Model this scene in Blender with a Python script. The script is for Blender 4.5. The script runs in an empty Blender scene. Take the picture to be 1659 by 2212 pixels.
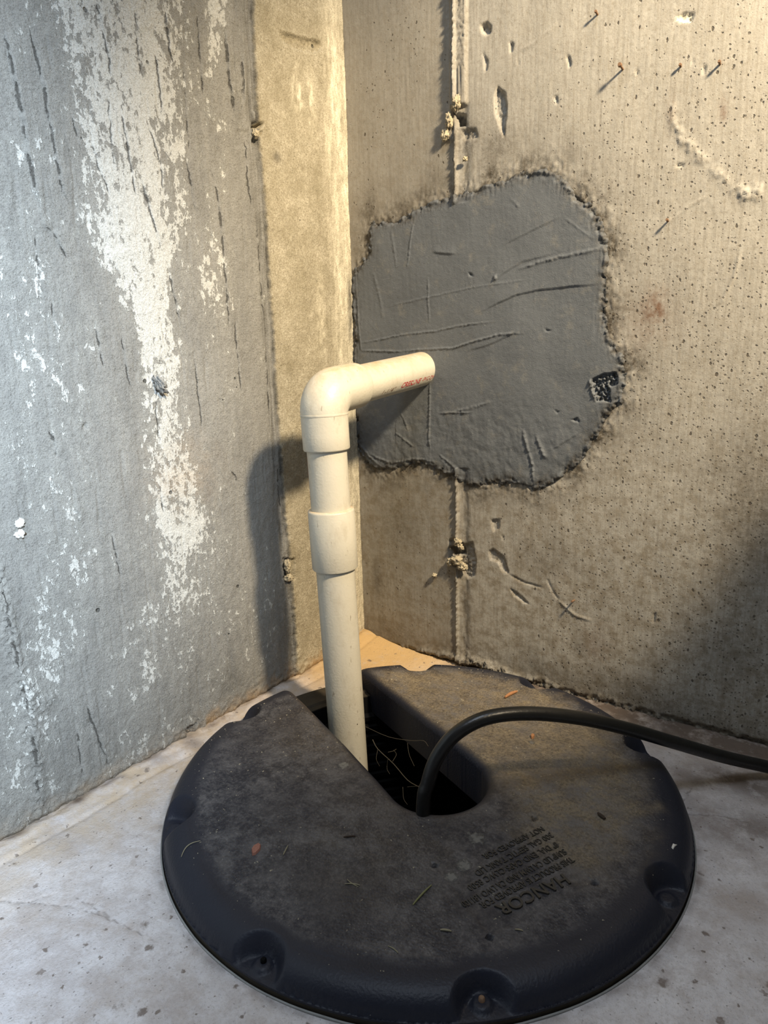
import bpy, math, random
import numpy as np
from mathutils import Vector, Matrix

# ------------------------------------------------------------------ camera, world, lights, exposure
S = bpy.context.scene
COL = S.collection
IMW, IMH = 1659, 2212
FPX = 1475.0
PITCH, YAW, ROLL = 0.225134141, 0.626792477, -0.027514056
CAM = np.array([0.710780516, -0.906922095, 0.5])

def cam_axes():
    f = np.array([-math.sin(YAW) * math.cos(PITCH), math.cos(YAW) * math.cos(PITCH), -math.sin(PITCH)])
    r = np.cross(f, [0, 0, 1.0]); r /= np.linalg.norm(r)
    u = np.cross(r, f)
    return r * math.cos(ROLL) + u * math.sin(ROLL), -r * math.sin(ROLL) + u * math.cos(ROLL), f
RX, RU, RF = cam_axes()
cd = bpy.data.cameras.new('camera'); cam = bpy.data.objects.new('camera', cd); COL.objects.link(cam)
cd.sensor_fit = 'VERTICAL'; cd.sensor_height = 36.0; cd.sensor_width = 27.0
cd.lens = FPX / IMH * 36.0
cd.clip_start = 0.02
m = Matrix.Identity(4)
for i in range(3):
    m[i][0], m[i][1], m[i][2], m[i][3] = RX[i], RU[i], -RF[i], CAM[i]
cam.matrix_world = m
S.camera = cam

S.view_settings.view_transform = 'Standard'
S.view_settings.look = 'None'
S.view_settings.gamma = 1.0
S.view_settings.use_curve_mapping = False
S.view_settings.exposure = 0.0
S.cycles.max_bounces = 5; S.cycles.diffuse_bounces = 3; S.cycles.glossy_bounces = 2; S.cycles.transmission_bounces = 0
S.cycles.caustics_reflective = False; S.cycles.caustics_refractive = False

w = bpy.data.worlds.new('world'); S.world = w; w.use_nodes = True
bg = w.node_tree.nodes['Background']
bg.inputs[0].default_value = (0.72, 0.84, 1.0, 1); bg.inputs[1].default_value = 0.075

def lamp(name, kind, loc, power, color, **kw):
    l = bpy.data.lights.new(name, kind); l.energy = power; l.color = color
    for k, v in kw.items(): setattr(l, k, v)
    o = bpy.data.objects.new(name, l); COL.objects.link(o); o.location = loc
    return o
# warm reflector work lamp, along the back wall to the right, aimed at the corner
LAMP = (1.20, -0.42, 1.36)
lo_ = lamp('work_lamp', 'SPOT', LAMP, 176.0, (1.0, 0.82, 0.57), shadow_soft_size=0.065, spot_size=math.radians(57), spot_blend=0.75)
lo_.rotation_euler = (Vector((0.24, 0.09, 0.57)) - Vector(LAMP)).to_track_quat('-Z', 'Y').to_euler()
# added cool spot standing in for daylight on the left wall's left part
wl = lamp('cool_fill_spot', 'SPOT', (1.30, -1.15, 1.15), 380.0, (0.72, 0.85, 1.0), shadow_soft_size=0.10, spot_size=math.radians(53), spot_blend=1.0)
wl.rotation_euler = (Vector((0.0, -0.94, 0.52)) - Vector(wl.location)).to_track_quat('-Z', 'Y').to_euler()
# added cool fill light above the camera, lifts floor and lower right
lamp('overhead_fill', 'AREA', (0.62, -0.85, 2.25), 13.5, (0.76, 0.86, 1.0), shape='RECTANGLE', size=0.60, size_y=0.60)

# ------------------------------------------------------------------ helpers
def px_ray(p):
    return RX * ((p[0] - IMW / 2) / FPX) + RU * (-(p[1] - IMH / 2) / FPX) + RF
def hit(p, n, c):
    d = px_ray(p); n = np.asarray(n, float)
    return CAM + d * ((c - n @ CAM) / (n @ d))
def on_back(p):                       # photo point on the back wall -> (u=x, v=z)
    q = hit(p, (0, 1, 0), 0.0); return np.array([q[0], q[2]])
def on_left(p):                       # photo point on the left wall -> (u=-y, v=z)
    q = hit(p, (1, 0, 0), 0.0); return np.array([-q[1], q[2]])
def on_z(p, z):
    return hit(p, (0, 0, 1), z)

def _hash(ix, iy, seed):
    h = (ix.astype(np.int64) * 374761393 + iy.astype(np.int64) * 668265263 + seed * 974634777) & 0xFFFFFFFF
    h = ((h ^ (h >> 13)) * 1274126177) & 0xFFFFFFFF
    h = (h ^ (h >> 16)) & 0xFFFFFFFF
    return h / 4294967295.0
def perlin(x, y, seed=0):
    x0 = np.floor(x); y0 = np.floor(y); fx = x - x0; fy = y - y0
    def g(ix, iy, dx, dy):
        a = _hash(ix, iy, seed) * 2 * np.pi
        return np.cos(a) * dx + np.sin(a) * dy
    u = fx * fx * fx * (fx * (fx * 6 - 15) + 10); v = fy * fy * fy * (fy * (fy * 6 - 15) + 10)
    n00 = g(x0, y0, fx, fy); n10 = g(x0 + 1, y0, fx - 1, fy)
    n01 = g(x0, y0 + 1, fx, fy - 1); n11 = g(x0 + 1, y0 + 1, fx - 1, fy - 1)
    return 1.41 * ((n00 * (1 - u) + n10 * u) * (1 - v) + (n01 * (1 - u) + n11 * u) * v)
def fbm(x, y, oct=4, seed=0, gain=0.5):
    s = 0; a = 1.0; f = 1.0
    for i in range(oct):
        s = s + a * perlin(x * f + 17.3 * i, y * f - 9.1 * i, seed + i); a *= gain; f *= 2.03
    return s
def sstep(a, b, x):
    t = np.clip((x - a) / (b - a), 0, 1); return t * t * (3 - 2 * t)

def poly_dist(U, V, pts):
    """distance, signed side (+ = left of travel), arc parameter 0..1 of each grid point to a polyline"""
    pts = np.asarray(pts, float)
    best = np.full(U.shape, 1e9); side = np.zeros(U.shape); par = np.zeros(U.shape)
    seg = np.linalg.norm(np.diff(pts, axis=0), axis=1); L = max(seg.sum(), 1e-9); acc = 0
    for a, b, l in zip(pts[:-1], pts[1:], seg):
        d = b - a; t = np.clip(((U - a[0]) * d[0] + (V - a[1]) * d[1]) / max(l * l, 1e-12), 0, 1)
        ex = U - a[0] - t * d[0]; ey = V - a[1] - t * d[1]
        r = np.hypot(ex, ey); k = r < best
        best = np.where(k, r, best); side = np.where(k, np.sign(d[0] * ey - d[1] * ex), side)
        par = np.where(k, (acc + t * l) / L, par); acc += l
    return best, side, par
def inside_poly(U, V, pts):
    pts = np.asarray(pts, float); ins = np.zeros(U.shape, bool); n = len(pts)
    for i in range(n):
        x1, y1 = pts[i]; x2, y2 = pts[(i + 1) % n]
        c = ((y1 > V) != (y2 > V)) & (U < (x2 - x1) * (V - y1) / ((y2 - y1) if y2 != y1 else 1e-12) + x1)
        ins ^= c
    return ins
def window(U, V, pts, pad):
    pts = np.asarray(pts, float); u = U[0]; v = V[:, 0]
    a, b = np.searchsorted(u, [pts[:, 0].min() - pad, pts[:, 0].max() + pad])
    c, d = np.searchsorted(v, [pts[:, 1].min() - pad, pts[:, 1].max() + pad])
    return slice(c, d), slice(a, b)

class Relief:
    """height (metres, + towards the room) over a wall grid, with hand placed marks"""
    def __init__(self, U, V, to_uv):
        self.U, self.V, self.to = U, V, to_uv
        self.H = np.zeros(U.shape)
    def uv(self, pts): return np.array([self.to(p) for p in pts])
    def _w(self, pts, pad, jit, seed):
        s = window(self.U, self.V, pts, pad); U = self.U[s]; V = self.V[s]
        if jit and U.size:
            U, V = U + jit * fbm(U * 90, V * 90, 3, seed), V + jit * fbm(U * 90 + 40, V * 90, 3, seed + 7)
        return s, U, V
    def ridge(self, pts, width, amp, jit=0.0, seed=1, taper=True, rough=0.0, flat=False):
        q = self.uv(pts); s, U, V = self._w(q, width * 3, jit, seed)
        if U.size == 0: return
        d, _, t = poly_dist(U, V, q)
        k = np.exp(-(d / width) ** 2) if not flat else 1 - sstep(width * .75, width * 1.15, d)
        if taper: k = k * np.clip(np.minimum(t, 1 - t) * 6, 0, 1) ** .6
        if rough: k = k * (1 + rough * fbm(U * 260, V * 260, 3, seed + 3))
        self.H[s] += amp * k
    def step(self, pts, amp, fall, jit=0.0, seed=1, left=True, taper=True, sharp=0.0012):
        q = self.uv(pts); s, U, V = self._w(q, fall * 3, jit, seed)
        if U.size == 0: return
        d, sd, t = poly_dist(U, V, q)
        x = d * sd * (1 if left else -1)
        k = np.where(x > -sharp, sstep(-sharp, sharp, x) * np.exp(-np.maximum(x, 0) / fall), 0)
        end = np.clip(np.minimum(t, 1 - t) * 5, 0, 1) if taper else 1
        self.H[s] += amp * k * end
    def blob(self, pts, depth, soft=0.0015, jit=0.0008, seed=1, rough=0.0):
        q = self.uv(pts); s, U, V = self._w(q, soft * 3 + .004, jit, seed)
        if U.size == 0: return
        ins = inside_poly(U, V, q); d, _, _ = poly_dist(U, V, np.vstack([q, q[:1]]))
        k = np.where(ins, sstep(0, soft, d), 0)
        if rough: k = k * (1 + rough * fbm(U * 300, V * 300, 3, seed + 2))
        self.H[s] += depth * k

def mesh_np(name, V, quads=None, polys=None, attrs=None, smooth=True):
    me = bpy.data.meshes.new(name)
    V = np.asarray(V, np.float32)
    loops = []; starts = []; n = 0
    if quads is not None and len(quads):
        quads = np.asarray(quads, np.int32); loops.append(quads.ravel())
        starts.append(np.arange(len(quads), dtype=np.int32) * 4); n = quads.size
    if polys:
        ln = np.array([len(p) for p in polys]); st = n + np.r_[0, np.cumsum(ln)[:-1]]
        loops.append(np.array([i for p in polys for i in p], np.int32)); starts.append(st.astype(np.int32))
    loops = np.concatenate(loops); starts = np.concatenate(starts)
    me.vertices.add(len(V)); me.vertices.foreach_set('co', V.ravel())
    me.loops.add(len(loops)); me.loops.foreach_set('vertex_index', loops)
    me.polygons.add(len(starts)); me.polygons.foreach_set('loop_start', starts)
    me.update(calc_edges=True); me.validate()
    me.polygons.foreach_set('use_smooth', np.full(len(me.polygons), smooth, bool))
    for k, a in (attrs or {}).items():
        at = me.attributes.new(k, 'FLOAT', 'POINT'); at.data.foreach_set('value', np.asarray(a, np.float32).ravel())
    me.update()
    return me
def obj(name, me, mat=None, parent=None, loc=(0, 0, 0)):
    o = bpy.data.objects.new(name, me); COL.objects.link(o); o.location = loc
    if mat: me.materials.append(mat)
    if parent:
        o.parent = parent
        o.matrix_parent_inverse = parent.matrix_basis.inverted()
    return o
def tag(o, label, cat, group=None):
    o['label'] = label; o['category'] = cat
    if group: o['group'] = group
    return o
def empty(name, loc, label, cat):
    o = bpy.data.objects.new(name, None); COL.objects.link(o); o.location = loc
    o.empty_display_size = .05
    return tag(o, label, cat)
def grid_quads(nu, nv):
    i = np.arange(nu - 1); j = np.arange(nv - 1)
    I, J = np.meshgrid(i, j); a = J * nu + I
    return np.stack([a, a + 1, a + 1 + nu, a + nu], -1).reshape(-1, 4)
def axis(parts):
    out = [parts[0][0]]
    for a, b, st in parts:
        n = max(1, int(round((b - a) / st))); out += list(a + (b - a) * (np.arange(n) + 1) / n)
    return np.array(out)

def clip_grid(X, Y, F, h):
    """keep F<0 of a regular grid; snaps near points on the border and cuts the mixed cells"""
    gy, gx = np.gradient(F, h); g2 = np.maximum(gx * gx + gy * gy, 1e-9)
    near = np.abs(F) < .3 * h
    X = np.where(near, X - F * gx / g2, X); Y = np.where(near, Y - F * gy / g2, Y); F = np.where(near, -1e-9, F)
    nv, nu = F.shape; Q = grid_quads(nu, nv); f = F.ravel(); ins = f < 0
    cnt = ins[Q].sum(1); full = Q[cnt == 4]; mixed = Q[(cnt > 0) & (cnt < 4)]
    vx = list(X.ravel()); vy = list(Y.ravel()); cut = {}; polys = []
    for q in mixed.tolist():
        p = []
        for a, b in zip(q, q[1:] + q[:1]):
            if ins[a]: p.append(a)
            if ins[a] != ins[b]:
                k = (min(a, b), max(a, b))
                if k not in cut:
                    t = f[a] / (f[a] - f[b]); cut[k] = len(vx)
                    vx.append(vx[a] + (vx[b] - vx[a]) * t); vy.append(vy[a] + (vy[b] - vy[a]) * t)
                p.append(cut[k])
        if len(p) >= 3: polys.append(p)
    used = np.unique(np.concatenate([full.ravel()] + [np.array(p) for p in polys]))
    mp = np.full(len(vx), -1); mp[used] = np.arange(len(used))
    return np.array(vx)[used], np.array(vy)[used], mp[full], [[int(mp[i]) for i in p] for p in polys]
def border_edges(quads, polys):
    E = np.concatenate([np.stack([quads[:, i], quads[:, (i + 1) % 4]], 1) for i in range(4)])
    pe = [(a, b) for p in polys for a, b in zip(p, p[1:] + p[:1])]
    if pe: E = np.concatenate([E, np.array(pe)])
    k = np.sort(E, 1); key = k[:, 0].astype(np.int64) * 10000000 + k[:, 1]
    u, idx, c = np.unique(key, return_index=True, return_counts=True)
    return E[idx[c == 1]]
def skirt(V, quads, polys, fn):
    """pull the open border down (or back): fn(vertices)->new positions, returns new arrays"""
    E = border_edges(quads, polys); ids = np.unique(E); mp = {int(a): len(V) + i for i, a in enumerate(ids)}
    V2 = np.concatenate([V, fn(V[ids])])
    extra = np.array([[b, a, mp[int(a)], mp[int(b)]] for a, b in E])
    return V2, np.concatenate([quads, extra]), polys, ids

# ------------------------------------------------------------------ materials
class G:
    def __init__(self, name):
        self.m = bpy.data.materials.new(name); self.m.use_nodes = True
        self.t = self.m.node_tree; self.N = self.t.nodes; self.L = self.t.links
        self.b = self.N['Principled BSDF']
        self.co = self.N.new('ShaderNodeTexCoord').outputs['Object']
    def lk(self, a, b):
        if isinstance(a, (int, float)): b.default_value = a
        elif isinstance(a, tuple): b.default_value = (*a, 1) if len(a) == 3 and len(b.default_value) == 4 else a
        else: self.L.new(a, b)
    def n(self, t): return self.N.new(t)
    def mapv(self, scale, loc=(0, 0, 0), rot=(0, 0, 0), v=None):
        n = self.n('ShaderNodeMapping'); self.lk(v or self.co, n.inputs[0]); n.inputs[1].default_value = loc
        n.inputs[2].default_value = rot; n.inputs[3].default_value = scale; return n.outputs[0]
    def noise(self, scale, detail=4, rough=.55, v=None, dist=0.0, color=False):
        n = self.n('ShaderNodeTexNoise'); self.lk(v or self.co, n.inputs['Vector'])
        n.inputs['Scale'].default_value = scale; n.inputs['Detail'].default_value = min(detail, 5)
        n.inputs['Roughness'].default_value = rough; n.inputs['Distortion'].default_value = dist
        return n.outputs['Color' if color else 'Fac']
    def voro(self, scale, v=None, feature='F1', out='Distance', rand=1.0):
        n = self.n('ShaderNodeTexVoronoi'); n.feature = feature; self.lk(v or self.co, n.inputs['Vector'])
        n.inputs['Scale'].default_value = scale; n.inputs['Randomness'].default_value = rand
        return n.outputs[out]
    def mt(self, op, a, b=0.0, c=None, clamp=False):
        n = self.n('ShaderNodeMath'); n.operation = op; n.use_clamp = clamp
        self.lk(a, n.inputs[0]); self.lk(b, n.inputs[1])
        if c is not None: self.lk(c, n.inputs[2])
        return n.outputs[0]
    def rng(self, x, a, b, c=0.0, d=1.0, smooth=False):
        n = self.n('ShaderNodeMapRange'); n.clamp = True
        if smooth: n.interpolation_type = 'SMOOTHSTEP'
        for i, v in enumerate((x, a, b, c, d)): self.lk(v, n.inputs[i])
        return n.outputs[0]
    def mix(self, f, a, b, mode='MIX'):
        n = self.n('ShaderNodeMix'); n.data_type = 'RGBA'; n.blend_type = mode
        self.lk(f, n.inputs[0]); self.lk(a, n.inputs[6]); self.lk(b, n.inputs[7]); return n.outputs[2]
    def attr(self, name):
        n = self.n('ShaderNodeAttribute'); n.attribute_name = name; return n.outputs['Fac']
    def sep(self, v, i):
        n = self.n('ShaderNodeSeparateXYZ'); self.lk(v, n.inputs[0]); return n.outputs[i]
    def bump(self, h, dist, strength=1.0, normal=None):
        n = self.n('ShaderNodeBump'); self.lk(h, n.inputs['Height']); n.inputs['Distance'].default_value = dist
        n.inputs['Strength'].default_value = strength
        if normal is not None: self.lk(normal, n.inputs['Normal'])
        return n.outputs[0]
    def out(self, color=None, rough=None, normal=None, spec=None):
        if color is not None: self.lk(color, self.b.inputs['Base Color'])
        if rough is not None: self.lk(rough, self.b.inputs['Roughness'])
        if normal is not None: self.lk(normal, self.b.inputs['Normal'])
        if spec is not None: self.b.inputs['Specular IOR Level'].default_value = spec
        return self.m

def pits(g, scale, dens, rmin=.08, rmax=.30, v=None):
    """random round pits: 1 inside a pit; dens = share of cells that hold one"""
    n = g.n('ShaderNodeTexVoronoi'); g.lk(v or g.co, n.inputs['Vector']); n.inputs['Scale'].default_value = scale
    d = n.outputs['Distance']; r = n.outputs['Color']
    rr = g.sep(r, 0); has = g.mt('LESS_THAN', g.sep(r, 1), dens)
    rad = g.rng(g.mt('POWER', rr, 2.5), 0, 1, rmin, rmax)
    k = g.rng(d, rad, g.mt('MULTIPLY', rad, .55), 0, 1, True)
    return g.mt('MULTIPLY', k, has)

def mat_left():
    g = G('concrete_form_cast')
    st = g.mapv((1, 1, .16))
    n_big = g.noise(7, 5, .6); n_st = g.noise(60, 5, .65, v=st); n_f = g.noise(420, 3, .7)
    base = g.mix(n_big, (.170, .166, .152), (.275, .268, .245))
    base = g.mix(g.rng(n_st, .35, .7, 0, .55), base, (.33, .32, .29))
    # light lime bloom, ragged flakes
    jag = g.mt('ADD', g.mt('MULTIPLY', g.noise(42, 8, .72, v=g.mapv((1, 1, .55))), .5), g.mt('MULTIPLY', g.noise(150, 5, .7, v=g.mapv((1, 1, .7))), .5))
    jag = g.mt('MULTIPLY_ADD', jag, 1.7, -.35)
    e = g.mt('ADD', jag, g.mt('MULTIPLY', g.attr('lime'), .35))
    em = g.rng(e, .70, .74)
    film = g.mt('MULTIPLY', g.rng(e, .52, .72), .26)
    c = g.mix(film, base, (.42, .41, .365))
    c = g.mix(g.mt('MULTIPLY', em, .92), c, g.mix(n_f, (.47, .465, .425), (.67, .665, .62)))
    # the smoother, yellower strip of the next pour, beside the corner
    yb = g.mix(g.rng(g.noise(22, 9, .75), .32, .66), (.30, .265, .185), (.53, .48, .37))
    yb = g.mix(g.rng(g.noise(120, 6, .75), .42, .62, 0, .5), yb, (.30, .26, .18))
    yb = g.mix(g.rng(g.noise(300, 4, .78), .44, .60, 0, .6), yb, (.25, .215, .145))
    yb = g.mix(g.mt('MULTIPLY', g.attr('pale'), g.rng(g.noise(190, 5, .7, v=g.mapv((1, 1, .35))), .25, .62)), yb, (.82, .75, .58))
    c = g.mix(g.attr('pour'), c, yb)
    c = g.mix(g.mt('MULTIPLY', g.attr('rust'), g.rng(g.noise(30, 6, .7), .3, .6)), c, (.42, .27, .13))
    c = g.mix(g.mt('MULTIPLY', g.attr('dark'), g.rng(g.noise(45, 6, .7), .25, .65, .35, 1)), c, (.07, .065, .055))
    cd_ = g.mt('ABSOLUTE', g.mt('ADD', g.attr('crackd'), g.mt('MULTIPLY', g.mt('SUBTRACT', g.noise(380, 4, .7), .5), .0022)))
    cw_ = g.mt('MULTIPLY', g.attr('crackk'), .0010)
    ck = g.mt('MULTIPLY', g.rng(cd_, g.mt('ADD', cw_, .0004), g.mt('MULTIPLY', cw_, .35), 0, 1), g.rng(g.attr('crackk'), .05, .45))
    c = g.mix(g.mt('MULTIPLY', ck, .75), c, (.05, .045, .038))
    p = pits(g, 42, .16, .05, .13)
    c = g.mix(g.mt('MULTIPLY', p, .75), c, (.05, .05, .045))
    c = g.mix(g.rng(g.noise(560, 3, .75), .50, .68, .0, .55), c, (.30, .29, .26), 'MULTIPLY')
    h = g.mt('ADD', g.mt('ADD', g.mt('MULTIPLY', n_f, .8), g.mt('MULTIPLY', g.noise(950, 2, .6), .35)), g.mt('MULTIPLY', g.noise(150, 4, .65), .5))
    h = g.mt('ADD', h, g.mt('MULTIPLY', n_st, .25)); h = g.mt('ADD', h, g.mt('MULTIPLY', em, .30))
    h = g.mt('SUBTRACT', h, g.mt('MULTIPLY', p, 1.2)); h = g.mt('SUBTRACT', h, g.mt('MULTIPLY', ck, .6))
    return g.out(c, .92, g.bump(h, .0016), .15)

def mat_back():
    g = G('concrete_smooth_cast')
    st = g.mapv((1, 1, .06)); n_big = g.noise(6, 5, .6); n_f = g.noise(520, 3, .7)
    n_st = g.noise(170, 4, .7, v=st)
    base = g.mix(n_big, (.335, .315, .275), (.43, .408, .358))
    base = g.mix(g.rng(n_st, .35, .65, 0, .22), base, (.50, .475, .42))
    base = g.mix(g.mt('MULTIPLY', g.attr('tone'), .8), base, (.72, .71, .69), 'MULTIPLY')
    base = g.mix(g.rng(g.noise(330, 4, .7, v=g.mapv((1, 1, .045))), .46, .66, 0, .45), base, (.225, .20, .16))
    base = g.mix(g.rng(g.noise(240, 5, .8), .50, .66, 0, .55), base, (.215, .185, .140))
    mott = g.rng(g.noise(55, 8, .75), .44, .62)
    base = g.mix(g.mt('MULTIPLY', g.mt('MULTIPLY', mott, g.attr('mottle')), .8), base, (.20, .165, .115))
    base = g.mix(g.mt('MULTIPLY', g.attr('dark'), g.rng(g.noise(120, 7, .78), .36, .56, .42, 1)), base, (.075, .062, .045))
    base = g.mix(g.mt('MULTIPLY', g.attr('rust'), g.rng(g.noise(60, 6, .7), .3, .6)), base, (.16, .085, .05))
    base = g.mix(g.rng(g.mt('ADD', g.attr('chip'), g.mt('MULTIPLY', g.noise(300, 4, .7), .8)), 1.0, 1.2), base, (.72, .66, .52))
    pd = g.attr('pit')
    nv = g.n('ShaderNodeVectorMath'); nv.operation = 'MULTIPLY_ADD'; g.lk(g.noise(240, 3, .6, color=True), nv.inputs[0]); nv.inputs[1].default_value = (.0035, .0035, .0035); g.lk(g.co, nv.inputs[2])
    p1 = pits(g, 125, g.mt('MULTIPLY', pd, .95), .07, .25, v=g.mapv((1, 1, .65), v=nv.outputs[0]))
    p2 = pits(g, 230, g.mt('MULTIPLY', pd, .95), .14, .40, v=nv.outputs[0])
    p = g.mt('MAXIMUM', p1, g.mt('MULTIPLY', p2, .85))
    c = g.mix(g.mt('MULTIPLY', p, .85), base, (.075, .062, .048))
    fine = g.rng(g.noise(800, 2, .6), .62, .70)
    c = g.mix(g.mt('MULTIPLY', fine, g.rng(pd, 0, 1, .2, .5)), c, (.11, .095, .075))
    h = g.mt('ADD', g.mt('MULTIPLY', n_f, .25), g.mt('MULTIPLY', n_st, .13))
    h = g.mt('SUBTRACT', h, g.mt('MULTIPLY', p, .55))
    return g.out(c, .85, g.bump(h, .0011), .2)

def mat_patch():
    g = G('trowelled_mortar')
    n1 = g.noise(16, 6, .65); n_f = g.noise(600, 3, .7)
    c = g.mix(n1, (.104, .113, .123), (.152, .164, .175))
    c = g.mix(g.rng(g.noise(45, 6, .7), .55, .75, 0, .5), c, (.25, .235, .20))
    c = g.mix(g.mt('MULTIPLY', g.attr('fringe'), g.rng(g.noise(90, 7, .75), .35, .6)), c, (.055, .047, .036))
    fl = g.rng(g.noise(380, 2, .6), .70, .74)
    c = g.mix(g.mt('MULTIPLY', fl, .35), c, (.42, .41, .38))
    h = g.mt('ADD', g.mt('MULTIPLY', n_f, .45), g.mt('MULTIPLY', g.noise(260, 4, .6), .25))
    return g.out(c, .62, g.bump(h, .0010), .3)

def mat_floor():
    g = G('concrete_slab')
    n_big = g.noise(9, 6, .65); n_f = g.noise(500, 3, .7)
    c = g.mix(g.rng(n_big, .3, .7), (.52, .49, .49), (.70, .675, .68))
    c = g.mix(g.rng(g.noise(40, 7, .7), .45, .66, 0, .6), c, (.43, .385, .365))
    c = g.mix(g.rng(g.noise(13, 7, .72), .52, .66, 0, .6), c, (.40, .335, .29))
    c = g.mix(g.rng(g.noise(24, 9, .78), .50, .62, 0, .5), c, (.42, .375, .36))
    c = g.mix(g.rng(g.noise(330, 4, .8), .52, .66, 0, .5), c, (.33, .295, .27))
    c = g.mix(g.mt('MULTIPLY', g.attr('tan'), g.rng(g.noise(28, 6, .7), .25, .6)), c, (.47, .375, .275))
    c = g.mix(g.mt('MULTIPLY', g.attr('sand'), g.rng(g.noise(60, 5, .7), .1, .45)), c, (.55, .37, .17))
    c = g.mix(g.mt('MULTIPLY', g.attr('mud_shade'), g.rng(g.noise(34, 7, .72), .22, .50)), c, (.12, .088, .066))
    nv = g.n('ShaderNodeVectorMath'); nv.operation = 'MULTIPLY_ADD'; g.lk(g.noise(150, 4, .65, color=True), nv.inputs[0]); nv.inputs[1].default_value = (.010, .010, .010); g.lk(g.co, nv.inputs[2])
    p1 = g.mt('MAXIMUM', pits(g, 40, .62, .07, .27, v=nv.outputs[0]), pits(g, 85, .55, .08, .28, v=nv.outputs[0]))
    ns = g.rng(g.noise(110, 5, .7), .2, .5, .3, 1)
    c = g.mix(g.mt('MULTIPLY', g.mt('MULTIPLY', p1, ns), .85), c, (.16, .125, .10))
    p2 = pits(g, 240, .35, .10, .3)
    c = g.mix(g.mt('MULTIPLY', p2, .5), c, (.25, .22, .20))
    c = g.mix(g.rng(g.attr('crack'), .2, .8, 0, .85), c, (.12, .10, .085))
    h = g.mt('ADD', g.mt('MULTIPLY', n_f, .6), g.mt('MULTIPLY', g.noise(70, 6, .68), 1.5))
    h = g.mt('SUBTRACT', h, g.mt('MULTIPLY', p2, .5))
    return g.out(c, .8, g.bump(h, .0012), .25)

def mat_lid():
    g = G('black_moulded_plastic')
    n1 = g.noise(14, 7, .7); grain = g.voro(470, v=g.mapv((1, 1, 1)), feature='SMOOTH_F1')
    n_f = g.noise(420, 3, .7)
    c = g.mix(n1, (.0120, .0135, .0215), (.0195, .0215, .0330))
    dusty = g.mt('MULTIPLY', g.attr('dust'), g.rng(g.noise(22, 8, .72, v=g.mapv((1, 1.6, 1), rot=(0, 0, .5))), .22, .72, .25, 1))
    dusty = g.mt('MULTIPLY', dusty, g.rng(g.noise(300, 5, .8), .38, .62, .30, 1))
    c = g.mix(g.mt('MULTIPLY', dusty, .95), c, (.40, .31, .18))
    film = g.mt('MULTIPLY', g.mt('ADD', g.rng(g.noise(45, 7, .78), .42, .62), g.mt('MULTIPLY', g.rng(g.noise(300, 5, .8), .50, .62), .7)), g.attr('film'))
    c = g.mix(g.mt('MULTIPLY', film, .65, clamp=True), c, (.135, .128, .128))
    cr = g.mt('MULTIPLY', g.attr('crust'), 1.0)
    crm = g.rng(g.mt('ADD', cr, g.mt('MULTIPLY', g.noise(260, 5, .7), .8)), .95, 1.10)
    c = g.mix(g.mt('MULTIPLY', crm, .8), c, (.17, .165, .15))
    sp = pits(g, 260, .075, .05, .17)
    c = g.mix(g.mt('MULTIPLY', sp, .55), c, (.34, .32, .27))
    h = g.mt('ADD', g.mt('MULTIPLY', grain, g.attr('grain')), g.mt('MULTIPLY', n_f, .35))
    h = g.mt('ADD', h, g.mt('MULTIPLY', crm, .8))
    rough = g.mix(dusty, (.46, .46, .46), (.85, .85, .85))
    return g.out(c, rough, g.bump(h, .0009), .30)

def mat_pvc():
    g = G('cream_pvc')
    n1 = g.noise(18, 5, .6)
    c = g.mix(n1, (.60, .56, .45), (.68, .645, .55))
    geo = g.n('ShaderNodeNewGeometry')
    up = g.rng(g.sep(geo.outputs['Normal'], 2), .25, .95)
    c = g.mix(g.mt('MULTIPLY', up, g.rng(g.noise(70, 7, .75), .32, .66, .1, .75)), c, (.50, .33, .15))
    sm = g.mt('MULTIPLY', g.rng(g.noise(34, 8, .75, v=g.mapv((1, 1, .5))), .52, .70), .40)
    c = g.mix(sm, c, (.42, .36, .26))
    scr = g.rng(g.noise(260, 2, .5, v=g.mapv((1, 1, .25), rot=(.5, .3, 0))), .70, .74)
    c = g.mix(g.mt('MULTIPLY', scr, .55), c, (.25, .19, .12))
    p = pits(g, 130, .10, .05, .16)
    c = g.mix(p, c, (.06, .045, .03))
    return g.out(c, .38, g.bump(g.noise(300, 3, .6), .0003), .45)

def mat_plain(name, col, rough=.7, var=.35, scale=120, bump=.0, spec=.3):
    g = G(name)
    d = tuple(x * (1 - var) for x in col)
    c = g.mix(g.noise(scale, 4, .6), d, tuple(min(1, x * (1 + var * .6)) for x in col))
    return g.out(c, rough, g.bump(g.noise(scale * 3, 3, .6), bump) if bump else None, spec)

M_LEFT, M_BACK, M_PATCH, M_FLOOR, M_LID, M_PVC = mat_left(), mat_back(), mat_patch(), mat_floor(), mat_lid(), mat_pvc()
M_CRUMB = mat_plain('pale_mortar_crumb', (.50, .43, .30), .95, .5, 260, .001)
M_CABLE = mat_plain('black_rubber_jacket', (.009, .0088, .0085), .33, .4, 90, .0002, .5)
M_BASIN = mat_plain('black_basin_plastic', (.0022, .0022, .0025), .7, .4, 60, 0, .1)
M_RIM = mat_plain('grey_basin_edge', (.30, .30, .285), .7, .4, 80)
M_RUST = mat_plain('rusty_iron', (.21, .125, .075), .8, .5, 700)
M_RED = mat_plain('red_print', (.50, .035, .045), .5, .3, 900)
M_BRICK = mat_plain('reddish_wood', (.30, .135, .095), .85, .4, 500)
M_TWIG = mat_plain('orange_bark', (.42, .20, .09), .85, .4, 600)
M_STRAW = mat_plain('dry_straw', (.26, .23, .15), .8, .3, 700)
M_GREEN = mat_plain('olive_needle', (.19, .19, .085), .7, .3, 700)
M_WHITE = mat_plain('white_flake', (.70, .68, .62), .9, .2, 600)
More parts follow.
